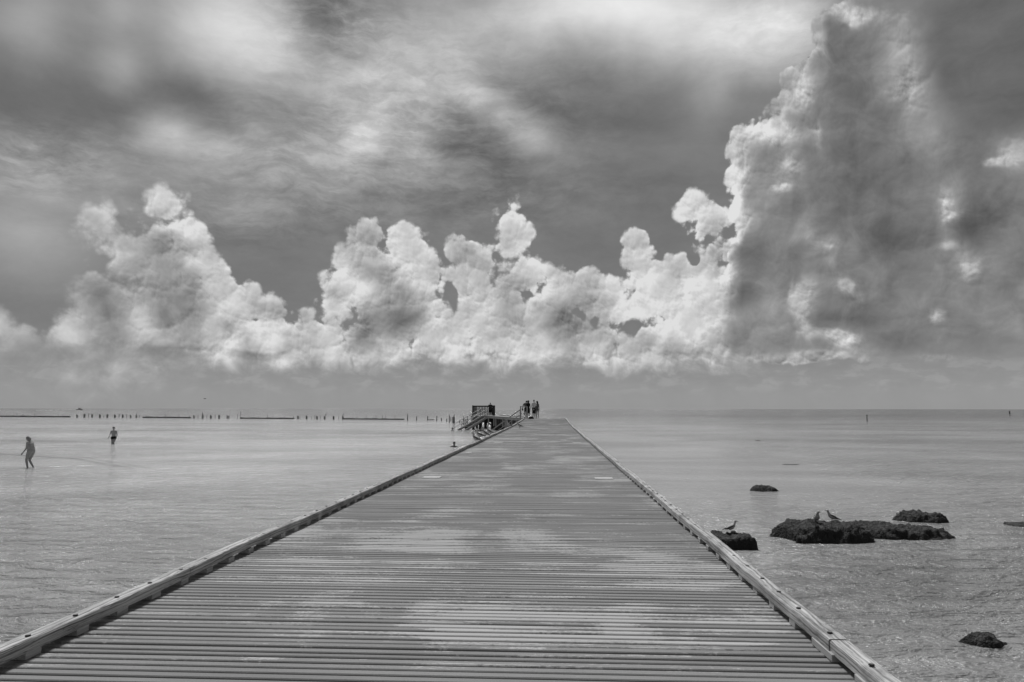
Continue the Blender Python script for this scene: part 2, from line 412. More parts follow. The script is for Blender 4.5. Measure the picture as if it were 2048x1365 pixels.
def ball(bm, c, r, sc=(1, 1, 1), rot=None, seg=14):
    t = bmesh.new()
    bmesh.ops.create_uvsphere(t, u_segments=seg, v_segments=max(6, seg * 2 // 3), radius=1.0)
    M = Matrix.Translation(Vector(c)) @ (rot.to_4x4() if rot is not None else Matrix.Identity(4)) @ Matrix.Diagonal((r * sc[0], r * sc[1], r * sc[2], 1))
    bmesh.ops.transform(t, matrix=M, verts=t.verts)
    add(bm, t)
def limb(bm, chain, seg=12):
    """tapered limb through (point, radius) joints, rounded at every joint"""
    for p, r in chain: ball(bm, p, r, seg=seg)
    for (p0, r0), (p1, r1) in zip(chain, chain[1:]):
        tube(bm, [p0, p1], [r0, r1], seg=seg)
def fuse(bm, voxel, smooth=2):
    """one continuous surface from overlapping volumes"""
    me = bpy.data.meshes.new('fuse'); bm.to_mesh(me); bm.free()
    o = bpy.data.objects.new('fuse', me); COL.objects.link(o)
    m = o.modifiers.new('r', 'REMESH'); m.mode = 'VOXEL'; m.voxel_size = voxel; m.use_smooth_shade = True
    if smooth:
        s = o.modifiers.new('s', 'SMOOTH'); s.factor = .5; s.iterations = smooth
    dg = bpy.context.evaluated_depsgraph_get()
    res = bpy.data.meshes.new_from_object(o.evaluated_get(dg))
    bpy.data.objects.remove(o); bpy.data.meshes.remove(me)
    return res

def material(name, base=.3, rough=.7, fn=None, spec=.5):
    m = bpy.data.materials.new(name); m.use_nodes = True
    nt = m.node_tree; nt.nodes.clear(); N = NB(nt)
    bs = nt.nodes.new('ShaderNodeBsdfPrincipled'); out = nt.nodes.new('ShaderNodeOutputMaterial')
    nt.links.new(bs.outputs[0], out.inputs[0])
    bs.inputs['Base Color'].default_value = (base, base, base, 1); bs.inputs['Roughness'].default_value = rough
    bs.inputs['Specular IOR Level'].default_value = spec
    if fn: fn(N, bs)
    return m
def objco(N):
    t = N.t.nodes.new('ShaderNodeTexCoord'); return t.outputs['Object']
def worldco(N):
    t = N.t.nodes.new('ShaderNodeNewGeometry'); return t.outputs['Position']
def grey(N, bs, v):
    N.t.links.new(N.comb(v, v, v), bs.inputs['Base Color'])
def bump(N, bs, h, dist, strength=1.0):
    b = N.t.nodes.new('ShaderNodeBump'); b.inputs['Distance'].default_value = dist; b.inputs['Strength'].default_value = strength
    N.t.links.new(h, b.inputs['Height']); N.t.links.new(b.outputs[0], bs.inputs['Normal'])

def simple(name, base, rough=.75, var=.25, scale=9.0, bmp=.004, spec=.3):
    def fn(N, bs):
        n = N.noise(worldco(N), scale, 5, .6)
        grey(N, bs, N.m('MULTIPLY', N.lin(n, .25, .75, 1 - var, 1 + var), base))
        bump(N, bs, N.noise(worldco(N), scale * 3, 4, .6), bmp)
    return material(name, base, rough, fn, spec)
# sawn timber; the grain runs along the object's local Y (or axis given)
def timber(name, lo, hi, axis='y', scale=1.0, rough=.8, attr=None, dirt=False):
    def fn(N, bs):
        sc = {'x': (1.1, 26, 26), 'y': (26, 1.1, 26), 'z': (26, 26, 1.1)}[axis]
        p = objco(N)
        if attr:
            a = N.t.nodes.new('ShaderNodeAttribute'); a.attribute_name = attr
            off = N.m('MULTIPLY', a.outputs['Fac'], 37.0)
            p = N.v('ADD', p, N.comb(off, N.m('MULTIPLY', off, 1.7), 0.0))
        q = N.v('MULTIPLY', p, tuple(s * scale for s in sc))
        w = N.noise(N.v('MULTIPLY', p, tuple((3.0 if s > 5 else .9) * scale for s in sc)), 1.6, 3, .5)
        cx_, cy_, cz_ = N.sep(p)
        u = N.m('ADD', N.m('MULTIPLY', cx_, .8), N.m('MULTIPLY', cz_, 1.15)) if axis == 'y' else N.m('ADD', N.m('MULTIPLY', cy_, 1.0), N.m('MULTIPLY', cz_ if axis == 'x' else cx_, .8))
        u = N.m('ADD', u, N.m('MULTIPLY', w, .075))
        u = N.m('ADD', u, N.m('MULTIPLY', N.noise(p, 5.0, 3, .5), .018))
        rt = N.t.nodes.new('ShaderNodeTexNoise'); rt.noise_dimensions = '1D'
        N.t.links.new(u, rt.inputs['W']); rt.inputs['Scale'].default_value = 95.0 * scale; rt.inputs['Detail'].default_value = 3; rt.inputs['Roughness'].default_value = .6
        rings = N.step(rt.outputs['Fac'], .40, .66)
        fib = N.noise(q, 2.2, 6, .65)
        v = N.m('MULTIPLY_ADD', rings, -.42, N.m('MULTIPLY_ADD', fib, 1.0, .22))
        v = N.m('ADD', v, N.m('MULTIPLY', N.m('SUBTRACT', N.noise(p, 2.3 * scale, 3, .5), .5), .7))
        col = N.step(v, .15, .95, lo, hi)
        grain_dark = N.step(N.noise(N.v('MULTIPLY', q, (1, .6, 1)), 1.3, 4, .7, .2), .62, .72, 1.0, .62)
        col = N.m('MULTIPLY', col, grain_dark)
        if dirt:
            stain = N.step(N.noise(N.v('MULTIPLY', p, (2.2, .9, 2.2)), 2.4, 5, .65), .50, .68, 1.0, .58)
            col = N.m('MULTIPLY', col, stain)
            crack = N.noise(N.v('MULTIPLY', p, (60, 1.6, 60)), 1.0, 3, .6)
            col = N.m('MULTIPLY', col, N.step(N.m('ABSOLUTE', N.m('SUBTRACT', crack, .5)), .0, .018, .30, 1.0))
            drop = N.step(N.noise(N.v('MULTIPLY', p, (1, .6, 1)), 17.0, 4, .6), .70, .74)
            col = N.mix(N.m('MULTIPLY', drop, .7), col, .62)
        if attr: col = N.m('MULTIPLY', col, N.lin(a.outputs['Fac'], 0, 1, .86, 1.12))
        grey(N, bs, col)
        bump(N, bs, v, .0016)
    return material(name, (lo + hi) / 2, rough, fn, .25)

M = {}
M['curb'] = timber('weathered_timber', .14, .60, 'y', dirt=True)
M['block'] = timber('block_timber', .24, .44, 'y', 1.5)
M['timber_x'] = timber('grey_timber_x', .12, .28, 'x')
M['timber_z'] = timber('grey_timber_z', .10, .26, 'z')
M['lit_timber'] = timber('pale_timber', .22, .42, 'y')
M['dark_wood'] = simple('dark_wet_timber', .035, .8, .5, 6.0, .01)
M['black_wood'] = simple('tarred_timber', .022, .85, .4, 5.0, .01)
M['fence_wood'] = simple('stained_fence_timber', .045, .8, .3, 6.0, .003)
M['steel'] = simple('galvanised_steel', .30, .45, .15, 20.0, .0005, .5)
M['bolt_shade'] = simple('bolt_recess_shade', .02, .8, .3, 200.0, .0005)  # near-black colour paints the shade inside each bolt's counterbore
M['bolt'] = simple('dull_bolt_head', .16, .5, .3, 200.0, .0005, .5)
M['plate'] = simple('pale_plate', .42, .6, .18, 14.0, .0008)
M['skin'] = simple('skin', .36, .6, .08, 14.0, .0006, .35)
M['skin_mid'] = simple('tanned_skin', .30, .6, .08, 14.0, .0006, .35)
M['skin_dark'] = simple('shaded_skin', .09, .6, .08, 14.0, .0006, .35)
M['hair'] = simple('dark_hair', .018, .7, .4, 60.0, .004)
M['hair_grey'] = simple('grey_hair', .22, .7, .4, 60.0, .004)
M['black_cloth'] = simple('black_cloth', .012, .9, .3, 30.0, .003, .1)
M['dark_cloth'] = simple('dark_cloth', .035, .9, .3, 30.0, .003, .1)
M['mid_cloth'] = simple('grey_cloth', .11, .9, .3, 30.0, .003, .1)
M['white_cloth'] = simple('white_cloth', .62, .9, .08, 12.0, .004, .1)
M['white_paint'] = simple('white_gelcoat', .75, .3, .05, 4.0, .0005)
M['dark_glass'] = simple('dark_window', .03, .15, .1, 4.0, .0001)
M['gull_body'] = simple('pale_feathers', .42, .8, .2, 40.0, .002, .2)
M['gull_wing'] = simple('grey_feathers', .085, .8, .3, 40.0, .003, .2)
M['gull_tip'] = simple('black_feathers', .02, .8, .3, 40.0, .003, .2)
M['gull_bill'] = simple('dark_bill', .04, .5, .2, 40.0, .0005, .4)
M['foam'] = simple('foam', .8, .9, .1, 3.0, .02)
# ------------------------------------------------------------------ water
def water_fn(N, bs):
    P = worldco(N)
    x, y, z = N.sep(P)
    h = N.m('MULTIPLY', N.noise(N.v('ADD', N.v('MULTIPLY', P, (.55, 1.0, 1)), (3, 7, 0)), .42, 3, .5, .5), .50)          # swell
    h = N.m('MULTIPLY_ADD', N.noise(N.v('MULTIPLY', P, (.55, 1.0, 1)), 2.1, 5, .60, .5), .60, h)                          # wavelets
    h = N.m('MULTIPLY_ADD', N.noise(N.v('MULTIPLY', P, (.72, 1.0, 1)), 8.5, 3, .6, .3), .13, h)                             # ripples
    # ruffled and slick patches of wind
    gust = N.noise(N.v('MULTIPLY', P, (.35, 1.0, 1)), .045, 4, .6)
    right = N.step(x, 8.0, 60.0, 0.0, .55)
    amp = N.m('ADD', N.step(gust, .36, .66, .42, 1.05), right)
    calm = N.v('LENGTH', N.v('MULTIPLY_ADD', P, (1 / 9.0, 1 / 34.0, 0), (-6.0 / 9.0, -42.0 / 34.0, 0)), out=1)      # lee of the pier
    amp = N.m('MULTIPLY', amp, N.step(calm, .5, 1.15, .22, 1.0))
    calm2 = N.v('LENGTH', N.v('MULTIPLY_ADD', P, (1 / 16.0, 1 / 22.0, 0), (24.0 / 16.0, -40.0 / 22.0, 0)), out=1)
    amp = N.m('MULTIPLY', amp, N.step(calm2, .5, 1.3, .45, 1.0))
    near = N.m('MULTIPLY', N.step(y, 30.0, 8.0, 0.0, .55), N.step(N.m('ABSOLUTE', x), 2.0, 6.0))
    h = N.m('MULTIPLY', h, N.m('ADD', amp, near))
    # the low wake-like waves running past the bathers on the left
    def ridge(p, q, w, a, hh):
        p, q = at_z(p[0], p[1], WATER_Z), at_z(q[0], q[1], WATER_Z)
        d = (q - p); L = d.length; d.normalize(); n = Vector((-d.y, d.x, 0))
        wob = N.m('MULTIPLY', N.m('SUBTRACT', N.noise(P, .6, 2, .5), .5), .5)
        s = N.m('ADD', N.m('MULTIPLY_ADD', x, n.x, N.m('MULTIPLY_ADD', y, n.y, -(n.x * p.x + n.y * p.y))), wob)
        t = N.m('MULTIPLY_ADD', x, d.x / L, N.m('MULTIPLY_ADD', y, d.y / L, -(d.x * p.x + d.y * p.y) / L))
        win = N.m('MULTIPLY', N.step(t, -.05, .15), N.step(t, 1.1, .7))
        g = N.m('POWER', .36788, N.m('POWER', N.m('ABSOLUTE', N.m('DIVIDE', s, w)), 2.0))
        return N.m('MULTIPLY_ADD', N.m('MULTIPLY', g, win), a, hh)
    h = ridge((-60, 903), (170, 918), .40, .34, h)
    h = ridge((140, 914), (300, 940), .40, .30, h)
    h = ridge((66, 934), (190, 931), .22, .16, h)
    h = ridge((205, 888), (262, 888), .25, .16, h)
    bump(N, bs, h, 1.0)
    # shallow sandy bottom shows as a pale body colour with weedy darker areas
    bed = N.noise(N.v('MULTIPLY', P, (.5, 1.0, 1)), .10, 5, .62, .8)
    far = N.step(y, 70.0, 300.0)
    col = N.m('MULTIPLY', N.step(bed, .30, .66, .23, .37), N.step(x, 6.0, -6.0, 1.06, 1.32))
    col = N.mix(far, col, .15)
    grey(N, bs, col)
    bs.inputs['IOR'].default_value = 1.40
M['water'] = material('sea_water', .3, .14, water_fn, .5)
def make_water():
    bm = bmesh.new()
    Rr = 26000.0
    ring = [bm.verts.new((Rr * math.cos(a), Rr * math.sin(a), 0)) for a in (2 * math.pi * k / 96 for k in range(96))]
    bm.faces.new(ring)
    o = obj('water', bm, M['water'])
    o.location = (0, 0, WATER_Z)
    return tag(o, kind='structure')
make_water()
# ------------------------------------------------------------------ the pier
rng = random.Random(7)
PITCH = .069
XL, XR = -2.372, 1.258            # inner faces of the two curbs
CW, CH, BH = .088, .055, .035     # curb width, curb height, spacer block height
Y0, Y1 = 1.4, 70.0
def zdeck(y):
    t = min(max((y - 42.0) / 26.0, 0.0), 1.0)
    return .2 * t * t * (3 - 2 * t)

def deck_fn(N, bs):
    P = objco(N)
    x, y, z = N.sep(P)
    a = N.t.nodes.new('ShaderNodeAttribute'); a.attribute_name = 'board'
    rnd = a.outputs['Fac']
    off = N.m('MULTIPLY', rnd, 60.0)
    along = N.comb(N.m('ADD', x, off), N.m('MULTIPLY', y, 16.0), 0.0)      # differs from board to board
    # pale worn areas: large blotches broken up board by board
    big = N.noise(N.v('MULTIPLY', P, (.62, .42, 1)), 1.15, 4, .6, .6)
    brd = N.noise(along, 1.1, 5, .65)
    m = N.m('ADD', N.m('MULTIPLY', big, .72), N.m('MULTIPLY', brd, .62))
    m = N.m('MULTIPLY_ADD', N.m('SUBTRACT', rnd, .5), .12, m)
    # two old spills near the viewer that stayed where they fell
    def spot(cx, cy, rx, ry, amp, m):
        q = N.v('LENGTH', N.v('MULTIPLY_ADD', P, (1 / rx, 1 / ry, 0), (-cx / rx, -cy / ry, 0)), out=1)
        return N.m('MULTIPLY_ADD', N.step(q, 1.15, .75), amp, m)
    m = spot(-.12, 3.92, .62, .36, .10, m); m = spot(.75, 4.05, .5, .55, .08, m); m = spot(-1.35, 4.15, .45, .4, .07, m)
    m = spot(.85, 5.3, .5, .6, .09, m); m = spot(-.3, 2.7, 2.4, .62, -.12, m); m = spot(-.9, 6.5, 1.0, .8, .06, m)
    m = spot(-.5, 9.0, 1.6, .7, -.08, m)
    fine = N.noise(N.v('MULTIPLY', P, (1.0, 2.2, 1)), 30.0, 6, .72)
    worn = N.step(N.m('MULTIPLY_ADD', N.m('SUBTRACT', fine, .5), .40, m), .715, .755)
    chips = N.step(N.m('ADD', fine, N.m('MULTIPLY', N.m('SUBTRACT', m, .7), 1.6)), .40, .60)
    worn = N.m('MULTIPLY', worn, N.m('MULTIPLY_ADD', chips, .45, .55))
    grit = N.noise(P, 260.0, 3, .7)
    dark = N.lin(grit, .25, .75, .13, .29)
    dark = N.m('MULTIPLY', dark, N.lin(rnd, 0, 1, .88, 1.12))
    dark = N.m('MULTIPLY', dark, N.lin(N.noise(N.v('MULTIPLY', P, (.5, 1, 1)), 2.2, 4, .6), .3, .7, .86, 1.14))
    pale = N.m('MULTIPLY', N.lin(grit, .25, .75, .30, .46), N.lin(brd, .3, .7, .88, 1.12))
    col = N.mix(worn, dark, pale)
    # scattered salt flecks and droppings
    fl = N.step(N.noise(P, 21.0, 2, .5), .80, .84)
    col = N.mix(N.m('MULTIPLY', fl, .6), col, .55)
    grey(N, bs, col)
    bump(N, bs, N.m('MULTIPLY_ADD', grit, .6, fine), .0010)
M['deck'] = material('gritty_deck_boards', .22, .82, deck_fn, .3)

def make_deck_boards():
    bm = bmesh.new(); vals = []
    y = Y0; k = 0
    xa, xb = XL - CW - .01, XR + CW + .01
    joints = [3.44 + 6.1 * i for i in range(12)]
    while y < Y1:
        gap = .0205
        w = PITCH - gap
        for j in joints:
            if y < j <= y + PITCH: w -= .010
        z = zdeck(y + w / 2) + rng.uniform(-.0012, .0012)
        tl, tr = rng.uniform(-.0015, .0015), rng.uniform(-.0015, .0015)
        dl, dr = rng.uniform(-.0016, .0016), rng.uniform(-.0016, .0016)
        c = .0045; T = .032
        sec = [(0, -T), (w, -T), (w, -c), (w - c, 0), (c, 0), (0, -c)]
        r0 = [bm.verts.new((xa, y + dl + s, z + tl + t)) for s, t in sec]
        r1 = [bm.verts.new((xb, y + dr + s, z + tr + t)) for s, t in sec]
        n = len(sec)
        for i in range(n): bm.faces.new((r0[i], r0[(i + 1) % n], r1[(i + 1) % n], r1[i]))
        bm.faces.new(r0[::-1]); bm.faces.new(r1)
        vals += [rng.random()] * (2 * n)
        y += PITCH; k += 1
    return bm, vals

pier = empty('pier', (0, 0, 0))
tag(pier, 'long straight timber pier with dark gapped deck boards and low curbs running out to sea', 'pier')
bm, vals = make_deck_boards()
deck = obj('deck', bm, M['deck'], pier)
at = deck.data.attributes.new('board', 'FLOAT', 'POINT'); at.data.foreach_set('value', vals)

def make_curb(side, ya, yb):
    xi = XL if side < 0 else XR
    s = side
    bm = bmesh.new()
    n = max(2, int((yb - ya) / .12)) if ya < 20 else max(2, int((yb - ya) / .5))
    rings = []
    w0, w1 = rng.uniform(-.003, .004), rng.uniform(-.003, .004)
    if ya > 20: w0 += rng.uniform(-.02, .02); w1 += rng.uniform(-.02, .02)
    zz = rng.uniform(-.001, .003)
    for i in range(n + 1):
        t = i / n; y = ya + (yb - ya) * t
        x = xi + (w0 + (w1 - w0) * t) * s + .0055 * math.sin(y * 2.1 + side) + .004 * math.sin(y * .83)
        zb = zdeck(y) + BH + zz + .0045 * math.sin(y * 1.3)
        r = .008
        sec = [(0, 0), (0, CH - r * 1.3), (r * .35, CH - r * .35), (r * 1.3, CH), (CW - r * 1.3, CH), (CW - r * .35, CH - r * .35), (CW, CH - r * 1.3), (CW, 0)]
        rings.append([bm.verts.new((x + s * a + rng.uniform(-.0006, .0006), y, zb + b + rng.uniform(-.0006, .0006))) for a, b in sec])
    m = len(rings[0])
    for a, b in zip(rings, rings[1:]):
        for i in range(m):
            f = (a[i], a[(i + 1) % m], b[(i + 1) % m], b[i])
            bm.faces.new(f if s > 0 else f[::-1])
    bm.faces.new(rings[0] if s < 0 else rings[0][::-1]); bm.faces.new(rings[-1][::-1] if s < 0 else rings[-1])
    bmesh.ops.recalc_face_normals(bm, faces=bm.faces)
    return bm
def curb_line(side, joints):
    out = []
    for i, (a, b) in enumerate(zip(joints, joints[1:])):
        o = obj('curb', make_curb(side, a + .003, b - .003), M['curb'], pier)
        out.append((o, a, b))
    return out
jl = [1.4, 4.77, 5.79, 10.7, 16.6] + [16.6 + 4.9 * k for k in range(1, 10)] + [65.0]
jr = [1.4, 3.50, 4.37, 9.2] + [9.2 + 4.9 * k for k in range(1, 12)] + [69.9]
curbs = curb_line(-1, jl) + curb_line(1, jr)

def block_bm(side, y, L=.095):
    bm = bmesh.new()
    xi = XL if side < 0 else XR
    box(bm, (xi + side * (CW / 2 + rng.uniform(-.003, .002)), y + rng.uniform(-.006, .006), zdeck(y) + BH / 2 + .0005), (CW, L + rng.uniform(-.006, .008), BH - .001), None, .002)
    return bm
def bolt_bm(side, y, bm=None):
    own = bm is None
    if own: bm = bmesh.new()
    xi = XL if side < 0 else XR
    c = Vector((xi + side * (CW * .5 + rng.uniform(-.006, .006)), y + rng.uniform(-.01, .01), zdeck(y) + BH + CH + .0022))
    return c
rec_proto = bmesh.new(); bmesh.ops.create_cone(rec_proto, cap_ends=True, segments=14, radius1=.0125, radius2=.0115, depth=.004)  # raised dark disc in place of a cut hole; the offset head leaves a crescent
rec_me = bpy.data.meshes.new('bolt'); rec_proto.to_mesh(rec_me); rec_proto.free(); rec_me.materials.append(M['bolt_shade'])
hd = bmesh.new()
bmesh.ops.create_cone(hd, cap_ends=True, segments=10, radius1=.0098, radius2=.0092, depth=.003)
hd_me = bpy.data.meshes.new('bolt_head'); hd.to_mesh(hd_me); hd.free(); hd_me.materials.append(M['bolt'])

spots = []
for k in range(-5, 180): spots.append((-1, 3.324 + .345 * k, .095))
for k in range(0, 190): spots.append((1, 4.0 + .345 * k, .095))
spots += [(1, 3.165, .095), (1, 3.58, .26), (1, 2.82, .095), (1, 2.47, .095), (1, 2.13, .095), (1, 1.78, .095)]
spots.sort(key=lambda s: s[1])
far_blocks = bmesh.new(); far_bolts = bmesh.new(); nb = 0
for side, y, L in spots:
    if y < Y0 + .1 or y > (64.5 if side < 0 else 69.0): continue
    c = bolt_bm(side, y)
    if nb < 100:
        obj('spacer_block', block_bm(side, y, L), M['block'], pier)
        b = bpy.data.objects.new('bolt', rec_me); COL.objects.link(b); b.parent = pier; b.location = c
        h = bpy.data.objects.new('bolt_head', hd_me); COL.objects.link(h); h.parent = b; h.location = (.001, .003, .0026)
        nb += 1
    else:
        add(far_blocks, block_bm(side, y, L))
        t_ = bmesh.new(); bmesh.ops.create_cone(t_, cap_ends=True, segments=8, radius1=.0125, radius2=.0115, depth=.004)
        bmesh.ops.translate(t_, vec=c, verts=t_.verts); add(far_bolts, t_)
tag(obj('spacer_block', far_blocks, M['block'], pier), kind='stuff')
tag(obj('bolt', far_bolts, M['bolt_shade'], pier), kind='stuff')  # distant bolts are only the discs with hole shade in their colour

for px, py in ((865, 954.5), (1205, 954.5), (997, 885.5), (1153, 885.5), (938, 905.5)):
    d = EYE.z * F_PX / (py - 818.4)
    p = Vector(((px - 1102.5) / F_PX * d, d, 0))
    bm = bmesh.new()
    L = .29 if px != 938 else .17
    box(bm, (0, 0, 0), (L, .30, .005), Matrix.Rotation(rng.uniform(-.02, .02), 3, 'Z'), .001)
    for sx in (-1, 1):
        for sy in (-1, 1): box(bm, (sx * (L / 2 - .03), sy * .12, .0035), (.014, .014, .004), None, .001)
    o = obj('patch_plate', bm, M['plate'], pier); o.location = (p.x, p.y, zdeck(p.y) + .0055)
# structure below the deck
for xx in (XL - .03, -1.5, -.55, .4, XR + .03):
    bm = bmesh.new()
    yy = Y0
    while yy < Y1 - .1:
        y2 = min(yy + 4.6, Y1 - .02)
        beam(bm, (xx, yy + .002, zdeck(yy) - .14), (xx, y2 - .002, zdeck(y2) - .14), .045, .20)
        yy = y2
    obj('stringer', bm, M['dark_wood'], pier)
for k in range(14):
    y = 3.5 + 5.0 * k
    bm = bmesh.new(); box(bm, ((XL + XR) / 2, y, zdeck(y) - .36), (XR - XL + .1, .18, .22), None, .01)
    obj('cross_beam', bm, M['dark_wood'], pier)
    for xx in (XL + .25, XR - .25):
        bm = bmesh.new(); tube(bm, [(xx, y, -3.4), (xx, y, zdeck(y) - .475)], [.15, .13], 12)
        obj('pile', bm, M['dark_wood'], pier, True)
# ------------------------------------------------------------------ boardwalk, viewing platform and stairs beyond the pier
DZ = .2
def P_on(px, d, z=DZ): return Vector(((px - 1102.5) / F_PX * d, d, z))
# boardwalk: a separate deck running diagonally from the pier's far end to the platform
bw_ = empty('boardwalk', (-2.45, 70.6, DZ)); bwo = Vector((-2.45, 70.6, DZ))
tag(bw_, 'narrow boardwalk on posts leading from the far end of the pier to the railed platform', 'boardwalk')
nl, nr, fl, fr = Vector((-8.9, 97, 0)), Vector((-2.45, 70.7, 0)), Vector((-7.0, 99.5, 0)), Vector((-2.45, 76.5, 0))
def quad_deck(a, b, c, d_, z0, z1, o):      # a,b = near edge, c,d = far edge
    bm = bmesh.new()
    lo = [bm.verts.new(Vector((p.x, p.y, z0)) - o) for p in (a, b, d_, c)]
    hi = [bm.verts.new(Vector((p.x, p.y, z1)) - o) for p in (a, b, d_, c)]
    bm.faces.new(lo[::-1]); bm.faces.new(hi)
    for i in range(4): bm.faces.new((lo[i], lo[(i + 1) % 4], hi[(i + 1) % 4], hi[i]))
    bmesh.ops.recalc_face_normals(bm, faces=bm.faces)
    return bm
obj('walkway_deck', quad_deck(nl, nr, fl, fr, DZ - .04, DZ, bwo), M['lit_timber'], bw_)
def lerp(a, b, t): return a + (b - a) * t
nn = Vector((nl.y - nr.y, -(nl.x - nr.x), 0)).normalized() * -1     # towards the viewer's left of the near edge
bm = bmesh.new(); beam(bm, lerp(nr, nl, .0) + nn * .03 + Vector((0, 0, DZ - .14)) - bwo, nl + nn * .03 + Vector((0, 0, DZ - .14)) - bwo, .05, .26, .004)
obj('fascia', bm, M['lit_timber'], bw_)
bm = bmesh.new(); beam(bm, nr + nn * .06 + Vector((0, 0, DZ + .03)) - bwo, nl + nn * .06 + Vector((0, 0, DZ + .03)) - bwo, .12, .05, .006)
obj('edge_rail', bm, M['lit_timber'], bw_)
bm = bmesh.new(); beam(bm, fr + Vector((0, 0, DZ + .035)) - bwo, fl + Vector((0, 0, DZ + .035)) - bwo, .10, .07, .006)
obj('edge_rail', bm, M['fence_wood'], bw_)
for px in (979.5, 990.8, 994.5, 1008.8, 1016.8, 1026.8, 1036):
    # posts stand on the near edge
    t = min(range(200), key=lambda i: abs(1102.5 + lerp(nr, nl, i / 199).x / lerp(nr, nl, i / 199).y * F_PX - px)) / 199
    p = lerp(nr, nl, t) + nn * .13
    bm = bmesh.new(); box(bm, Vector((p.x, p.y, DZ - .69)) - bwo, (.13 if px != 1016.8 else .20, .13, .98), None, .006)
    obj('post', bm, M['lit_timber'], bw_)
    bm = bmesh.new(); q = p - nn * .55
    tube(bm, [Vector((q.x, q.y, -3.2)) - bwo, Vector((q.x, q.y, DZ - .30)) - bwo], [.16, .15], 10)
    obj('pile', bm, M['black_wood'], bw_, True)
for t0, t1 in ((.02, .32), (.33, .62), (.63, .80)):
    a, b = lerp(nr, nl, t0) - nn * .35, lerp(nr, nl, t1) - nn * .35
    bm = bmesh.new()
    beam(bm, a + Vector((0, 0, -.48)) - bwo, b + Vector((0, 0, -.48)) - bwo, .06, .88)
    obj('wave_board', bm, M['dark_wood'], bw_)
    bm = bmesh.new()
    for k in range(5):
        q = lerp(a, b, (k + .5) / 5) - nn * (.3 + .25 * (k % 2))
        tube(bm, [Vector((q.x, q.y, -3.0)) - bwo, Vector((q.x + .25 * ((k % 3) - 1), q.y, -.5)) - bwo], [.17, .15], 8)
    obj('pile_cluster', bm, M['black_wood'], bw_, True)

# viewing platform
vo = Vector((-8.9, 98.0, DZ))
vp = empty('viewing_platform', vo)
tag(vp, 'raised timber viewing platform with a dark slatted fence on black piles', 'platform')
VX0, VX1, VY0, VY1 = -10.75, -7.3, 97.2, 103.5
bm = bmesh.new(); box(bm, Vector(((VX0 + VX1) / 2, (VY0 + VY1) / 2, DZ - .05)) - vo, (VX1 - VX0, VY1 - VY0, .08), None, .005)
obj('platform_deck', bm, M['lit_timber'], vp)
bm = bmesh.new(); box(bm, Vector(((VX0 + VX1) / 2, VY0 + .03, DZ - .22)) - vo, (VX1 - VX0, .05, .25), None, .005)
obj('fascia', bm, M['fence_wood'], vp)
bm = bmesh.new()
for k in range(3):
    box(bm, Vector(((VX0 + VX1) / 2, VY0 + .5 + 2.2 * k, DZ - .62)) - vo, (VX1 - VX0 - .3, .14, .5), None, .005)
obj('cross_beam', bm, M['black_wood'], vp)
for k, (xx, yy) in enumerate(((-10.4, 97.7), (-9.55, 97.6), (-8.75, 97.8), (-7.9, 97.6), (-10.2, 100), (-9.1, 100.2), (-7.7, 100), (-9.9, 102.8), (-8.3, 102.8))):
    bm = bmesh.new(); tube(bm, [Vector((xx + .05 * (k % 3 - 1), yy, -3.2)) - vo, Vector((xx, yy, DZ - .37)) - vo], [.17, .15], 10)
    obj('pile', bm, M['black_wood'], vp, True)
for a, b in (((-10.4, 97.55, -1.3), (-8.9, 97.55, -.45)), ((-8.75, 97.55, -.5), (-7.6, 97.55, -1.35))):
    bm = bmesh.new(); beam(bm, Vector(a) - vo, Vector(b) - vo, .07, .16)
    obj('brace', bm, M['black_wood'], vp)
# the fence: top band, two rails, pickets; along the seaward side
def fence_run(x0, x1, y, name='fence_panel'):
    bm = bmesh.new(); zt = DZ + 1.36
    L = x1 - x0
    box(bm, Vector(((x0 + x1) / 2, y, zt - .09)) - vo, (L, .06, .18), None, .004)
    for dz_, h in ((.02, .06), (.44, .07), (.84, .07)):
        box(bm, Vector(((x0 + x1) / 2, y + .035, DZ + .05 + dz_)) - vo, (L, .03, h), None, .003)
    n = int(L / .21)
    for k in range(n + 1):
        xx = x0 + .03 + (L - .06) * k / n
        box(bm, Vector((xx, y - .025, DZ + .66)) - vo, (.115, .025, 1.05), None, .003)
    return obj(name, bm, M['fence_wood'], vp)
fence_run(-10.55, -7.95, 98.3)
for xx, w in ((-10.6, .17), (-7.75, .36)):
    bm = bmesh.new(); box(bm, Vector((xx, 98.3, DZ + .68)) - vo, (w, .14, 1.42), None, .008)
    obj('corner_post', bm, M['fence_wood'], vp)
bm = bmesh.new()
for k in range(10):
    yy = 98.6 + .5 * k
    box(bm, Vector((-10.6, yy, DZ + .66)) - vo, (.03, .14, 1.05), None, .003)
box(bm, Vector((-10.6, 100.9, DZ + 1.27)) - vo, (.07, 5.0, .18), None, .004)
obj('fence_panel', bm, M['fence_wood'], vp)

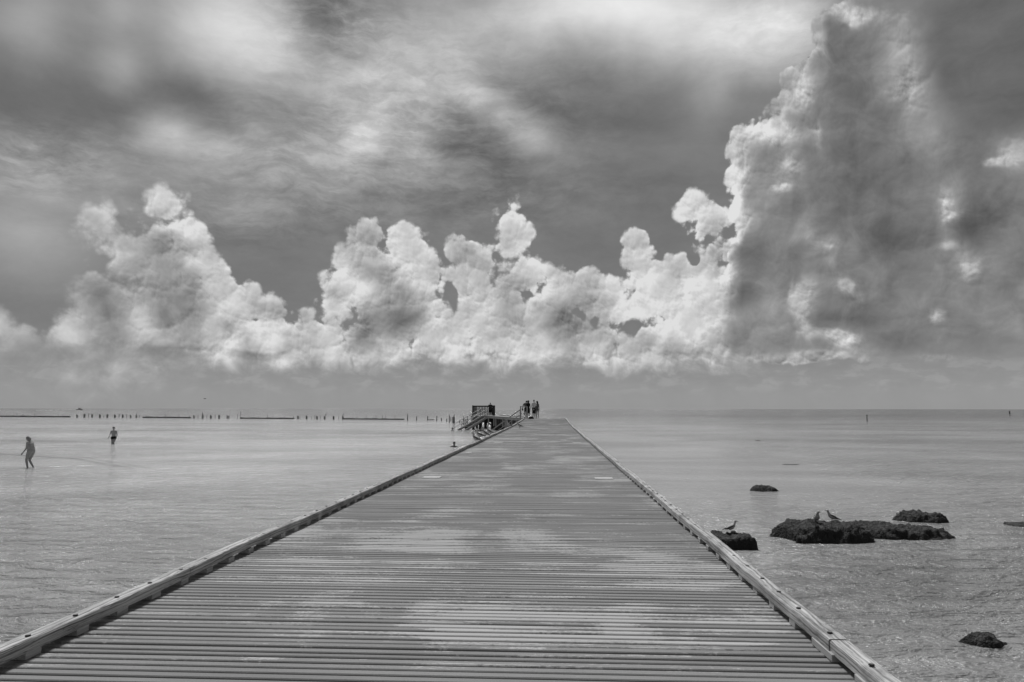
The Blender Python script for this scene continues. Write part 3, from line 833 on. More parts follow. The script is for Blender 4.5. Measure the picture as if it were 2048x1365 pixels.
def staircase(label, T, B, wdir, width, steps, rails=True, mat='lit_timber', tmat=None):
    """T = top front corner, B = bottom front corner, wdir = unit direction across the treads"""
    T, B, wdir = Vector(T), Vector(B), Vector(wdir).normalized()
    o = T.copy(); root = empty('staircase', o)
    tag(root, label, 'stairs')
    W_ = wdir * width
    for s in (0, 1):
        bm = bmesh.new(); beam(bm, T + W_ * s - o + Vector((0, 0, -.12)), B + W_ * s - o + Vector((0, 0, -.12)), .06, .30, .004)
        obj('stringer', bm, M[mat], root)
    for k in range(steps):
        p = lerp(T, B, (k + .5) / steps)
        bm = bmesh.new(); run = (B - T); run.z = 0; run.normalize()
        box(bm, p + W_ * .5 - o + Vector((0, 0, .02)), (width - .07, .27, .04), Matrix((wdir, -run, Vector((0, 0, 1)))).transposed() if abs(wdir.dot(run)) < .99 else None, .004)
        obj('tread', bm, M[tmat or mat], root)
    if rails:
        for s in (0, 1):
            for hgt, th in ((.95, .07), (.50, .05)):
                bm = bmesh.new(); beam(bm, T + W_ * s - o + Vector((0, 0, hgt)), B + W_ * s - o + Vector((0, 0, hgt)), th, th, .004)
                obj('handrail', bm, M[mat], root)
            for f in (0.02, .5, .97):
                p = lerp(T, B, f) + W_ * s
                bm = bmesh.new(); box(bm, p - o + Vector((0, 0, .40)), (.07, .07, 1.15), None, .004)
                obj('post', bm, M[mat], root)
    return root
s1 = staircase('long flight of steps with twin handrails going down into the sea from the viewing platform', (-9.35, 96.9, DZ), (-12.0, 88.9, -1.75), (1, -.33, 0), 1.05, 11)
# dark trestle under the long flight
bm = bmesh.new()
for f in (.3, .55, .78):
    for s in (.1, .95):
        p = lerp(Vector((-9.35, 96.9, DZ)), Vector((-12.0, 88.9, -1.75)), f) + Vector((1, -.33, 0)).normalized() * s
        tube(bm, [Vector((p.x, p.y, -3.2)) - s1.location, Vector((p.x, p.y, p.z - .3)) - s1.location], [.13, .12], 8)
beam(bm, Vector((-9.0, 96.3, -.35)) - s1.location, Vector((-10.8, 91.2, -1.4)) - s1.location, .08, .55)
obj('trestle', bm, M['black_wood'], s1)

# stairs beside the pier's far end, going down leftwards, with a guard rail at their head
s2 = staircase('short flight of steps with a handrail going down leftwards beside the end of the pier', (-2.82, 67.6, .14), (-5.75, 67.6, -1.95), (0, 1, 0), .8, 10, tmat='dark_wood')
bm = bmesh.new(); o2 = s2.location
for x_ in (-2.82, -2.22): box(bm, Vector((x_, 67.5, .66)) - o2, (.11, .11, 1.32 if x_ > -2.5 else 1.45), None, .006)
obj('gate_post', bm, M['lit_timber'], s2)
bm = bmesh.new()
box(bm, Vector((-2.52, 67.5, 1.33)) - o2, (.70, .09, .05), None, .004); box(bm, Vector((-2.52, 67.5, .70)) - o2, (.50, .05, .06), None, .004)
obj('guard_rail', bm, M['lit_timber'], s2)
bm = bmesh.new(); box(bm, Vector((-2.62, 68.1, .14)) - o2, (.40, 1.25, .05), None, .004)
obj('landing', bm, M['lit_timber'], s2)

# ------------------------------------------------------------------ ruined breakwater: beams and piles standing in the water
HZ = 818.4
def base_y(px): return 834.8 + (840.9 - 834.8) * px / 808.0
def wat(px, by):
    p = at_z(px, by - .9, WATER_Z)
    return Vector((p.x, p.y, WATER_Z))
def hgt(p, pxs): return pxs * p.y / F_PX
beams = [(-30, 140, 'long low timber beam at the far left of the ruined breakwater'),
         (286, 381, 'low dark beam of the ruined breakwater behind the wading man'),
         (481, 588, 'middle dark beam of the ruined breakwater, just left of centre'),
         (687, 808, 'low dark beam of the ruined breakwater nearest the viewing platform')]
for a, b, lab in beams:
    pa, pb = wat(a, base_y(a)), wat(b, base_y(b))
    bm = bmesh.new(); d = pb - pa; n = 14; c = pa.copy()
    pts = [lerp(pa, pb, i / n) for i in range(n + 1)]
    for i, (u, v) in enumerate(zip(pts, pts[1:])):
        h0 = hgt(u, 2.1) + rng.uniform(-.05, .06)
        beam(bm, u - c + Vector((0, 0, h0 / 2 - .3)), v - c + Vector((0, 0, h0 / 2 - .3)), .35, h0 + .6)
    o = obj('breakwater_beam', bm, M['black_wood']); o.location = c
    tag(o, lab, 'breakwater beam', 'beams of the ruined breakwater')
def stump(px, by, w_px, h_px, label, group, double=False, lean=0.0, cat='pile', name='old_pile'):
    p = wat(px, by); w = w_px * p.y / F_PX; h = hgt(p, h_px)
    bm = bmesh.new()
    if double:
        tube(bm, [(-w * .27, 0, -1.2), (-w * .25 + lean * .2, 0, h)], [w * .27, w * .22], 9)
        tube(bm, [(w * .27, .1, -1.2), (w * .25 - lean * .3, .1, h * rng.uniform(.80, .97))], [w * .27, w * .23], 9)
    else:
        tube(bm, [(0, 0, -1.2), (0, 0, 0), (lean * h, 0, h)], [w * .5, w * .5, w * .42], 9)
    o = obj(name, bm, M['black_wood'], None, False); o.location = p; o.rotation_euler = (0, 0, 0)
    tag(o, label, cat, group)
    return o, p, h
tops = {}
ORD = ['first','second','third','fourth','fifth','sixth','seventh','eighth','ninth','tenth']
for i_, (px, h) in enumerate(((153.6, 6), (168.5, 8), (184, 7), (199.5, 7), (214.5, 7), (229.5, 6.5), (245, 7), (261, 6), (272.5, 6))):
    tops[px] = stump(px, base_y(px) + .3, 3.0, h, ORD[i_] + ' thick black pile stump from the left in the gap left of the wading man', 'thick piles of the ruined breakwater', True)
for i_, (px, h) in enumerate(((388, 6.5), (405, 7), (421.5, 7), (438, 7), (455, 7))):
    tops[px] = stump(px, base_y(px) + .3, 3.2, h, ORD[i_] + ' thick black pile stump right of the beam behind the wading man', 'thick piles of the ruined breakwater', True, rng.uniform(-.1, .1))
for i_, (px, h) in enumerate(((595.5, 6.5), (613, 7), (634, 7), (649, 7), (667, 6.5), (685.5, 7))):
    tops[px] = stump(px, base_y(px) + .3, 3.2, h, ORD[i_] + ' thick black pile stump right of the middle breakwater beam', 'thick piles of the ruined breakwater', True, rng.uniform(-.1, .1))
thin_groups = [
    ('thin rod rising from the long beam at the far left', [(13, 4), (27, 4.5), (44, 6), (47, 6), (57, 4), (80, 4), (104, 4), (124, 6), (138, 5)]),
    ('thin rod standing between the stumps left of the wading man', [(177, 8), (207, 4), (238, 7.5), (253, 8), (278.5, 6)]),
    ('thin rod rising from the beam behind the wading man', [(293, 5), (297, 4), (314, 3.5), (342, 4), (358, 5), (379, 5)]),
    ('thin rod standing between the stumps right of the wading man', [(396, 7), (413.5, 6.5), (430.5, 7), (458.5, 7), (474.5, 9), (481.5, 9.5)]),
    ('thin rod rising from the middle breakwater beam', [(499.5, 4.5), (517, 5), (534.5, 8), (545.5, 5.5), (569, 5), (587, 6)]),
    ('thin rod standing in the gap left of the last breakwater beam', [(600, 5), (623, 5), (630, 8), (640.5, 7), (677, 5)]),
    ('thin rod rising from the last breakwater beam', [(706, 4), (714, 6.5), (733.5, 8), (747, 6), (752, 8.5), (765, 8.5), (771, 8), (789.5, 8.5)])]
for lab, items in thin_groups:
    for i_, (px, h) in enumerate(items):
        tops[px] = stump(px, base_y(px), .75, h, ORD[i_] + ' ' + lab.replace('rod ', 'rod from the left '), 'thin rods of the ruined breakwater', False, rng.uniform(-.06, .06), 'rod', 'rusty_rod')
singles = [(815.5, 842, 2.0, 7.5, -.12, 'forked leaning pile first right of the last beam'), (833, 842.2, 1.6, 8, .05, 'slim upright pile second right of the last beam'),
    (855.3, 841.6, 1.8, 8, 0, 'slim pile at the end of a short sunken sill'), (873.5, 843.2, 1.9, 9.5, .02, 'tall single pile right of the short sunken sill'),
    (883, 842.8, 1.7, 5.5, -.1, 'short leaning pile between two taller ones'), (893.6, 845, 1.8, 6.5, 0, 'short pile just left of the black pile cluster'),
    (898.6, 847, 1.9, 13, 0, 'tall pile with a bird at the left of the black cluster'), (901.6, 843.5, 1.4, 8, 0, 'thin pile inside the black cluster'),
    (904.8, 847.6, 1.7, 12, .02, 'dark pile in the middle of the black cluster'), (907.8, 848, 3.6, 13, 0, 'thickest pile of the black cluster, a bird on top'),
    (919.5, 848, 1.8, 7, 0, 'leaning stump just left of the platform stairs'), (923.6, 851.4, 1.5, 7.5, 0, 'slim stump directly behind the handrail of the platform stairs'),
    (927.4, 851, 2.5, 12, 0, 'taller of two piles seen through the stair handrails'), (930.6, 851, 2.2, 11, 0, 'square pile beside the taller one behind the stair handrails'),
    (933.8, 849, 2.0, 10, 0, 'third pile behind the stair handrails'), (943, 848, 1.6, 9, 0, 'pile nearest the platform, partly behind the stairs')]
for px, by, w, h, ln, lab in singles:
    tops[px] = stump(px, by, w, h, lab, 'single piles left of the platform', False, ln)
pa, pb = wat(855.5, 841.6), wat(867, 841.4)
bm = bmesh.new(); beam(bm, (0, 0, .02), pb - pa + Vector((0, 0, .02)), .2, .26)
o = obj('sunken_sill', bm, M['black_wood']); o.location = pa
tag(o, 'short dark sill lying at the waterline right of the last beam', 'beam')

o, p, h = stump(1734.3, 844.0, 1.8, 11.5, 'lone channel marker post standing in open water on the right', None, False, 0, 'marker post', 'marker_post')
bm = bmesh.new(); box(bm, (0, 0, h - .02), (.30, .06, .18), None, .01); obj('marker_board', bm, M['black_wood'], o)

# ------------------------------------------------------------------ rocks
def rock_fn(N, bs):
    P = worldco(N)
    n = N.noise(P, 9.0, 6, .7); v = N.vor(P, 24.0, 2.0, .6, dim='3D')
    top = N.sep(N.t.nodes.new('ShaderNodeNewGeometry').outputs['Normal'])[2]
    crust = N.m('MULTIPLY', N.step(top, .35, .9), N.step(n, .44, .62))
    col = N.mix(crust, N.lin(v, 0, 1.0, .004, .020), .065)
    grey(N, bs, col)
    bump(N, bs, N.m('MULTIPLY_ADD', v, -.7, n), .03)
M['rock'] = material('weedy_wet_rock', .04, .7, rock_fn, .25)
def rock(name, label, cx, cy, sx, sy, h, seed, rz=0.0, sub=44, amp=.055, group=None, pw=3.0, slope=.28):
    bm = bmesh.new()
    bmesh.ops.create_grid(bm, x_segments=sub, y_segments=sub, size=1.0)
    off = Vector((seed * 3.7, seed * 1.3, seed * 2.1))
    for v in bm.verts:
        u, w = v.co.x, v.co.y
        # a squarish block outline, flat top, steep ragged flanks
        r = (abs(u) ** pw + abs(w) ** pw) ** (1 / pw)
        edge = mnoise.fractal(Vector((u * 1.6, w * 1.6, 0)) + off, .7, 2.0, 4) * .22
        t = min(max((.84 + edge * .75 - r) / slope, -1.2), 1.0)
        z = h * (1 - (1 - max(t, 0)) ** 2.6) if t > 0 else t * .25
        big = mnoise.fractal(Vector((u * sx * 1.3, w * sy * 1.3, 0)) + off, .8, 2.0, 3)
        fin = mnoise.fractal(Vector((u * sx * 7, w * sy * 7, z * 6)) + off, .6, 2.1, 4)
        z += (big * h * .28 + fin * amp) * (1 if t > 0 else .3)
        k = 1.0 + fin * .05 * (t < .9)
        v.co = Vector((u * sx / 2 * k, w * sy / 2 * k, z))
    o = obj(name, bm, M['rock'], None, True)
    o.location = (cx, cy, WATER_Z - .01); o.rotation_euler = (0, 0, rz)
    bm = bmesh.new(); bm.from_mesh(o.data); bmesh.ops.solidify(bm, geom=bm.faces[:], thickness=.02); bm.free()
    tag(o, label, 'rock', group)
    return o
def W2(px, by): return at_z(px, by, WATER_Z)
def rock_px(px0, px1, by, sy, h, seed, label, rz=0.0, sub=44, amp=.04, pw=3.0, slope=.26):
    p = W2((px0 + px1) / 2, by); fw = Vector((p.x, p.y, 0)).normalized()
    w = (px1 - px0) * (p - EYE).dot(ray(1024, 682.5)) / F_PX
    c = p + fw * sy * .5
    return rock('rock', label, c.x, c.y, w * 1.13, sy * 1.15, h * .88, seed, rz, sub, amp, None, pw, slope)
rock_px(1400, 1510, 1101, .9, .24, 1.0, 'black weedy rock with one gull, half hidden behind the right curb')
rock_px(1551, 1742, 1087, 1.35, .33, 2.3, 'large long black rock slab with a flat crusted top and two gulls', .12, 60)
rock_px(1690, 1893, 1079, 1.25, .20, 3.1, 'long low black slab joined on the right of the rock with two gulls', -.16, 60, .04)
rock_px(1792, 1893, 1046, .75, .22, 4.4, 'dark boulder behind the right end of the long slab', 0, 44, .04, 2.2, .45)
rock_px(1500, 1554, 984, .7, .19, 5.2, 'small dark rock farther out, nearest the pier beyond the gulls', 0, 36, .035, 2.0, .6)
rock_px(2013, 2090, 1054, .5, .06, 6.6, 'flat dark rock cut by the right edge of the picture', 0, 30, .015)
rock_px(1922, 2012, 1296, .34, .12, 7.7, 'small pointed wet rock close by at the lower right', -.1, 44, .025, 1.7, .75)
rock_px(948, 966, 863, 1.2, .20, 8.1, 'low weedy rock awash below the platform stairs', 0, 20)
rock_px(1511, 1521, 882, .5, .05, 9.0, 'tiny dark rock tip breaking the surface far right of the pier', 0, 14, .01)
rock_px(1562, 1600, 930, .35, .022, 10.0, 'thin dark reef streak just above the water beyond the small rock', 0, 16, .006)
# ------------------------------------------------------------------ birds
def gull(name='gull', alert=0.0, headturn=0.0, squat=False, pitch=0.0):
    """standing gull facing +X, feet at z = 0, about 0.29 m tall; body is one surface, wings, bill and legs are parts"""
    L = -.05 if squat else 0.0
    root = empty(name)
    RP = Matrix.Rotation(-R(pitch), 3, 'Y'); C0 = Vector((.01, 0, .125 + L))
    def tilt(me):
        for v in me.vertices: v.co = C0 + RP @ (v.co - C0)
        return me
    HT = (C0 + RP @ (Vector((.085, 0, .165 + L)) - C0)) - Vector((.085, 0, .165 + L))     # how far the tilt moves the neck root
    bm = bmesh.new()
    limb(bm, [((.075, 0, .150 + L), .046), ((.03, 0, .140 + L), .062), ((-.03, 0, .137 + L), .058), ((-.085, 0, .135 + L), .036), ((-.135, 0, .134 + L), .017), ((-.185, 0, .131 + L), .008)])
    tb = bpy.data.meshes.new('t'); bm.to_mesh(tb); tilt(tb); bm.clear(); bm.from_mesh(tb); bpy.data.meshes.remove(tb)
    hx, hy, hz = .118 + .01 * alert + HT.x, .03 * headturn, L + .02 * alert + HT.z
    limb(bm, [((.085 + HT.x, 0, .165 + L + HT.z), .042), ((.103 + HT.x, 0, .200 + L + HT.z), .031), ((hx, hy * .4, .228 + hz), .025), ((hx + .006, hy, .252 + hz), .029)])
    ball(bm, (hx + .022, hy * 1.4, .250 + hz), .022)
    body = obj('body', fuse(bm, .007, 2), M['gull_body'], root, True)
    for s in (-1, 1):
        bm = bmesh.new()
        limb(bm, [((.062, s * .044, .168 + L), .020), ((.02, s * .056, .158 + L), .028), ((-.05, s * .048, .150 + L), .026), ((-.11, s * .026, .145 + L), .018)])
        for v in bm.verts: v.co.y = s * (.030 + (abs(v.co.y) - .030) * .62)
        w = obj('wing', tilt(fuse(bm, .007, 1)), M['gull_wing'], root, True)
        bm = bmesh.new()
        limb(bm, [((-.10, s * .022, .146 + L), .014), ((-.165, s * .010, .143 + L), .010), ((-.225, s * .004, .143 + L), .004)], 8)
        tilt(obj('wing_tip', bm, M['gull_tip'], w, True).data)
        bm = bmesh.new()
        if not squat:
            tube(bm, [(.012, s * .022, .09), (.010, s * .023, .045), (.016, s * .024, .004)], [.006, .0042, .0042], 6)
            tube(bm, [(.008, s * .024, .004), (.045, s * .030, .003)], [.005, .003], 5)
            tube(bm, [(.010, s * .024, .004), (.044, s * .014, .003)], [.005, .003], 5)
        else:
            tube(bm, [(.01, s * .03, .03), (.03, s * .03, .004)], [.006, .004], 5)
        obj('leg', bm, M['gull_bill'], root)
    bx, by_, bz = hx + .036, hy * 1.7, .248 + hz
    bm = bmesh.new()
    tube(bm, [(bx, by_, bz), (bx + .028, by_ * 1.35, bz - .002), (bx + .050, by_ * 1.7, bz - .009)], [.0085, .0065, .002], 7)
    obj('bill', bm, M['gull_bill'], root)
    for s in (-1, 1):
        bm = bmesh.new(); ball(bm, (hx + .018, hy * 1.3 + s * .023, .257 + hz), .0045, seg=8)
        obj('eye', bm, M['gull_tip'], root)
    return root
g_norm, g_alert, g_squat, g_point, g_front = gull(alert=.5, pitch=15), gull(alert=.7, headturn=.4, pitch=20), gull(squat=True, pitch=12), gull(alert=-.3, pitch=8), gull(alert=.8, headturn=.7, pitch=26)
used = set()
def put_gull(proto, loc, rz, sc, label, group='gulls'):
    g = proto if proto.name not in used else copy_tree(proto)
    used.add(proto.name)
    g.location = loc; g.rotation_euler = (0, 0, R(rz)); g.scale = (sc, sc * 1.12, sc * (1.25 if sc > .9 else 1.0))
    tag(g, label, 'gull', group)
def curb_pt(y, side=-1, f=.5):
    return Vector(((XL - CW * f) if side < 0 else (XR + CW * f), y, zdeck(y) + BH + CH + .002))
put_gull(g_squat, curb_pt(23.4), 150, .98, 'plump hunched gull nearest the viewer on the left curb')
put_gull(g_point, curb_pt(24.7), 168, 1.0, 'second gull in the row on the left curb, bill stretched out level to the left')
put_gull(g_alert, curb_pt(26.8), 150, 1.0, 'third gull in the row on the left curb, just behind the one pointing its bill')
put_gull(g_norm, curb_pt(28.6), 140, 1.05, 'farthest gull of the close row on the left curb, head raised')
put_gull(g_squat, curb_pt(42.0), 195, 1.0, 'small gull crouching on the left curb beside a stair post')
q = Vector(((1040 - 1102.5) / F_PX * 42.3, 42.3, 0)); q.z = zdeck(q.y) + .003
put_gull(g_norm, q, 175, 1.05, 'gull standing on the deck boards just inside the left curb')
def rock_top(o, x, y):
    dg = bpy.context.evaluated_depsgraph_get()
    ok, loc, n, i, ob, m = scene.ray_cast(dg, Vector((x, y, 3)), Vector((0, 0, -1)))
    return loc.z if ok else WATER_Z
bpy.context.view_layer.update()
for px, py, rz, sc, proto, lab in ((1462, 1066, 8, .80, g_norm, 'gull facing right on the black rock beside the right curb'),
                                   (1634, 1046, -98, .84, g_front, 'pale gull seen from the front on the long black slab'),
                                   (1665, 1044, 176, .84, g_alert, 'dark-winged gull facing left on the long black slab')):
    best = None
    for k in range(120):                       # walk along the sight line until it meets the rock
        d = 12.0 + .05 * k
        p = at_y(px, py, d)
        z = rock_top(None, p.x, p.y)
        if z > WATER_Z + .06 and (best is None or abs(p.z - z) < best[0] - .002):
            best = (abs(p.z - z), Vector((p.x, p.y, z - .004)))
            if p.z <= z + .004: break
    put_gull(proto, best[1], rz, sc, lab)

def seabird(name, label, loc, rz, sc, kind, cat='seabird', group='birds on the old piles'):
    """dark long-necked bird; kind: 'perch' upright, 'dry' wings held open, 'fly' on the wing"""
    bm = bmesh.new()
    if kind == 'fly':
        limb(bm, [((.25, 0, 0), .05), ((.1, 0, 0), .09), ((-.15, 0, 0), .06), ((-.3, 0, 0), .02)])
        limb(bm, [((.25, 0, 0), .04), ((.38, 0, .03), .045), ((.48, 0, .02), .015)])
        for s in (-1, 1): limb(bm, [((.08, s * .06, .03), .045), ((.12, s * .42, .16), .035), ((-.02, s * .80, .08), .012)])
    else:
        limb(bm, [((0, 0, .10), .05), ((.02, 0, .25), .10), ((.05, 0, .42), .085), ((.08, 0, .52), .05), ((.06, 0, .66), .035), ((.08, 0, .78), .035), ((.12, 0, .80), .042), ((.22, 0, .77), .020), ((.34, 0, .70), .008)])
        limb(bm, [((0, 0, .2), .06), ((-.12, 0, .02), .03), ((-.18, 0, -.08), .012)])
        if kind == 'dry':
            for s in (-1, 1): limb(bm, [((.03, s * .06, .45), .04), ((0, s * .30, .50), .045), ((-.05, s * .50, .30), .02)])
    me = fuse(bm, .02, 1)
    o = obj(name, me, M['dark_wood'], None, True)
    o.location = loc; o.rotation_euler = (0, 0, R(rz)); o.scale = (sc,) * 3
    tag(o, label, cat, group)
    return o
bird_spots = [(34, None, 180, 'perch', 'upright bird on the far left breakwater beam'), (69, None, 200, 'dry', 'bird with wings held out on the far left beam'),
    (116.5, None, 180, 'perch', 'upright bird near the right end of the far left beam'), (330, None, 10, 'perch', 'tall bird on the beam behind the wading man'),
    (358, None, 180, 'perch', 'small bird toward the right end of the beam behind the wading man'),
    (272.5, 272.5, 20, 'dry', 'bird on the last stump before the beam behind the wading man'), (405, 405, 180, 'perch', 'slim bird on the stump right of the wading man'),
    (481.5, 481.5, 180, 'perch', 'bird on the tall rod at the start of the middle beam'), (651.5, 649, 0, 'dry', 'large bird spreading its wings on a stump left of the last beam'),
    (686, 685.5, 0, 'perch', 'bird on the stump touching the last beam'), (815.5, 815.5, 180, 'perch', 'bird on the forked leaning pile'),
    (898.6, 898.6, 180, 'perch', 'bird on the tall pile left of the black cluster'), (907.8, 907.8, 0, 'dry', 'large bird on the thickest pile of the black cluster'),
    (927.4, 927.4, 180, 'perch', 'bird on the pile seen through the stair handrails')]
for px, on, rz, kind, lab in bird_spots:
    if on is None:
        p = wat(px, base_y(px)); z = WATER_Z + hgt(p, 2.1) + .02
    else:
        _, p, h = tops[on]; z = WATER_Z + h
        p = Vector((p.x + (px - on) * p.y / F_PX, p.y, 0))
    sc = .85 if p.y > 160 else .62
    seabird('seabird', lab, (p.x, p.y, z - .02), rz, sc * (1.15 if kind == 'perch' and px in (34, 330, 405) else 1), kind)
q = at_y(409.5, 798, 160); seabird('seabird', 'tiny bird flying low above the horizon on the left', q, 60, .8, 'fly', 'seabird', None)
q = at_y(1617.5, 115, 180); seabird('seabird', 'tiny bird flying high beside the towering cloud', q, 200, .6, 'fly', 'seabird', None)

# ------------------------------------------------------------------ people
BASE = dict(pelvis=(0, 0, .96), waist=(0, 0, 1.10), chest=(0, .0, 1.28), neck=(0, 0, 1.48), head=(0, .02, 1.635),
            sh=(.185, 0, 1.42), el=(.235, -.02, 1.13), wr=(.245, .05, .88), hip=(.095, 0, .93), kn=(.105, .02, .50), an=(.11, -.01, .085), toe=(.125, .15, .03))
def joints(over=None, female=False):
    J = {}
    for k, v in BASE.items():
        v = Vector(v)
        if k in ('sh', 'el', 'wr', 'hip', 'kn', 'an', 'toe'):
            for s, n in ((-1, 'L'), (1, 'R')): J[k + n] = Vector((v.x * s, v.y, v.z))
        else: J[k] = v
    if female:
        for n, s in (('L', -1), ('R', 1)):
            J['sh' + n].x *= .86; J['el' + n].x *= .9
    for k, v in (over or {}).items(): J[k] = Vector(v)
    return J
def hand(bm, el, wr, s, r=.0095):
    d = (wr - el).normalized()
    side = Vector((0, 1, 0)) - d * d.y
    side.normalize(); nrm = d.cross(side)
    palm = wr + d * .05
    limb(bm, [(wr, .022), (wr + d * .035 + side * .014, .019), (wr + d * .08 + side * .014, .015)], 8)
    limb(bm, [(wr + d * .035 - side * .014, .019), (wr + d * .08 - side * .014, .015)], 8)
    curl = nrm * (-s)
    for k, (o, L) in enumerate(((.030, .070), (.010, .080), (-.010, .075), (-.029, .060))):
        b = wr + d * .085 + side * o
        m1 = b + d * L * .5 + curl * .006; m2 = b + d * L * .95 + curl * .022
        limb(bm, [(b, r), (m1, r * .9), (m2, r * .75)], 6)
    b = wr + d * .03 + side * .028
    limb(bm, [(b, r * 1.15), (b + d * .035 + side * .022, r), (b + d * .065 + side * .026 + curl * .008, r * .85)], 6)
def body_mesh(J, voxel=.012, fat=1.0, female=False, fingers=True):
    bm = bmesh.new()
    sx = (J['hipR'] - J['hipL']).normalized()
    # trunk
    def slab(c, hw, r):
        limb(bm, [(c - sx * hw, r), (c + sx * hw, r)], 12)
    slab(J['pelvis'], .075 * fat, .100 * fat); slab(J['waist'], .050 * fat, .098 * fat); slab(lerp(J['waist'], J['chest'], .55), .062 * fat, .102 * fat)
    shv = (J['shR'] - J['shL']); slab(J['chest'] + Vector((0, 0, .02)), .075, .108 * (fat * .5 + .5))
    limb(bm, [(J['shL'] + shv * .12, .062), (lerp(J['shL'], J['shR'], .5), .085), (J['shR'] - shv * .12, .062)], 12)
    limb(bm, [(J['pelvis'], .10 * fat), (J['waist'], .098 * fat), (J['chest'], .105), (lerp(J['chest'], J['neck'], .6), .08), (J['neck'], .052), (lerp(J['neck'], J['head'], .6), .050)], 12)
    if female:
        f = sx.cross(Vector((0, 0, 1))) * -1
        for s in (-1, 1): ball(bm, J['chest'] + sx * s * .07 + f * .085 + Vector((0, 0, -.01)), .058)
    for n, s in (('L', -1), ('R', 1)):
        limb(bm, [(J['sh' + n], .056), (lerp(J['sh' + n], J['el' + n], .5), .047), (J['el' + n], .038), (lerp(J['el' + n], J['wr' + n], .35), .037), (J['wr' + n], .025)], 10)
        if fingers: hand(bm, J['el' + n], J['wr' + n], s, .0105)
        else: limb(bm, [(J['wr' + n], .025), (J['wr' + n] + (J['wr' + n] - J['el' + n]).normalized() * .14, .022)])
        limb(bm, [(J['hip' + n], .098 * fat), (lerp(J['hip' + n], J['kn' + n], .45), .080 * fat), (J['kn' + n], .056), (lerp(J['kn' + n], J['an' + n], .33), .056), (J['an' + n], .036)], 12)
        limb(bm, [(J['an' + n] + Vector((0, 0, -.02)), .036), (lerp(J['an' + n], J['toe' + n], .6), .034), (J['toe' + n], .026)], 8)
    # head: skull, jaw, nose, ears, brow
    h = J['head']; up = (h - J['neck']).normalized()
    toe = (J['toeL'] - J['anL']); f = J.get('look', Vector((0, 1, 0))).normalized()
    ball(bm, h + up * .028 - f * .008, .088, (.86, .98, 1.02)); ball(bm, h - up * .045 + f * .022, .060, (.9, 1, 1.05))
    ball(bm, h + f * .092 - up * .008, .016); ball(bm, h + f * .080 + up * .022, .026, (1.8, .6, .5)); ball(bm, h + f * .078 - up * .052, .020, (1.3, .6, .5))
    side = f.cross(up).normalized()
    for s in (-1, 1): ball(bm, h + side * s * .080 - f * .005, .022, (.6, .8, 1.2))
    return fuse(bm, voxel, 2)
def cloth(segs, voxel=.014, smooth=2):
    bm = bmesh.new()
    for s in segs: limb(bm, s, 12)
    return fuse(bm, voxel, smooth)
def clip_mesh(me, lo=None, hi=None):
    bm = bmesh.new(); bm.from_mesh(me)
    if lo is not None: bmesh.ops.bisect_plane(bm, geom=bm.verts[:] + bm.edges[:] + bm.faces[:], plane_co=(0, 0, lo), plane_no=(0, 0, -1), clear_outer=True)
    if hi is not None: bmesh.ops.bisect_plane(bm, geom=bm.verts[:] + bm.edges[:] + bm.faces[:], plane_co=(0, 0, hi), plane_no=(0, 0, 1), clear_outer=True)
    return bm
def trunk_segs(J, g, fat=1.0, low=.0, sleeve=.0, hem=0.0):
    sx = (J['hipR'] - J['hipL']).normalized()
    out = []
    for c, hw, r in ((lerp(J['pelvis'], J['waist'], low), .075 * fat, .100 * fat), (J['waist'], .050 * fat, .100 * fat), (lerp(J['waist'], J['chest'], .55), .064 * fat, .104 * fat), (J['chest'] + Vector((0, 0, .02)), .077, .110)):
        out.append([(c - sx * hw, r + g), (c + sx * hw, r + g)])
    shv = J['shR'] - J['shL']
    out.append([(J['shL'] + shv * .10, .064 + g), (lerp(J['shL'], J['shR'], .5), .080 + g), (J['shR'] - shv * .10, .064 + g)])
    out.append([(lerp(J['pelvis'], J['waist'], low), .10 * fat + g), (J['waist'], .10 * fat + g), (J['chest'], .107 + g), (lerp(J['chest'], J['neck'], .5), .082 + g)])
    if hem: 
        c = J['pelvis'] + Vector((0, 0, -hem)); out.append([(c - sx * .09 * fat, .095 * fat + g), (c + sx * .09 * fat, .095 * fat + g)]); out.append([(J['pelvis'], .1 * fat + g), (c, .1 * fat + g)])
    if sleeve:
        for n in 'LR': out.append([(J['sh' + n], .060 + g), (lerp(J['sh' + n], J['el' + n], sleeve), .052 + g * 1.4)])
    return out
def leg_segs(J, g, to=1.0, fat=1.0, flare=0.0):
    sx = (J['hipR'] - J['hipL']).normalized()
    out = [[(J['pelvis'] - sx * .07 * fat, .100 * fat + g), (J['pelvis'] + sx * .07 * fat, .100 * fat + g)]]
    for n in 'LR':
        h, k, a = J['hip' + n], J['kn' + n], J['an' + n]
        if to <= 1: out.append([(h, .098 * fat + g), (lerp(h, k, to * .5), .086 * fat + g + flare * .5), (lerp(h, k, to), .070 * fat + g + flare)])
        else: out.append([(h, .098 * fat + g), (k, .060 + g), (lerp(k, a, to - 1), .046 + g)])
    return out
def hair_cap(J, g=.014, long=0.0, bun=False):
    h = J['head']; up = (h - J['neck']).normalized(); f = J.get('look', Vector((0, 1, 0))).normalized()
    bm = bmesh.new(); ball(bm, h + up * .040 - f * .018, .088 + g, (.88, .94, .90))
    if long: limb(bm, [(h - f * .05, .075), (h - f * .07 - up * long * .5, .075), (h - f * .06 - up * long, .05)], 10)
    if bun: ball(bm, h - f * .10 + up * .03, .04)
    return fuse(bm, .012, 1)
def person(label, loc, rz, scale, J, skin, parts, female=False, fat=1.0, voxel=.012, group=None, fingers=True, slim=1.0):
    root = empty('person', loc, R(rz)); root.scale = (scale * slim, scale, scale)
    tag(root, label, 'person', group)
    obj('body', body_mesh(J, voxel, fat, female, fingers), M[skin], root, True)
    for name, me, m in parts:
        o = obj(name, me, M[m], root, True)
    return root
def facing(n): return n

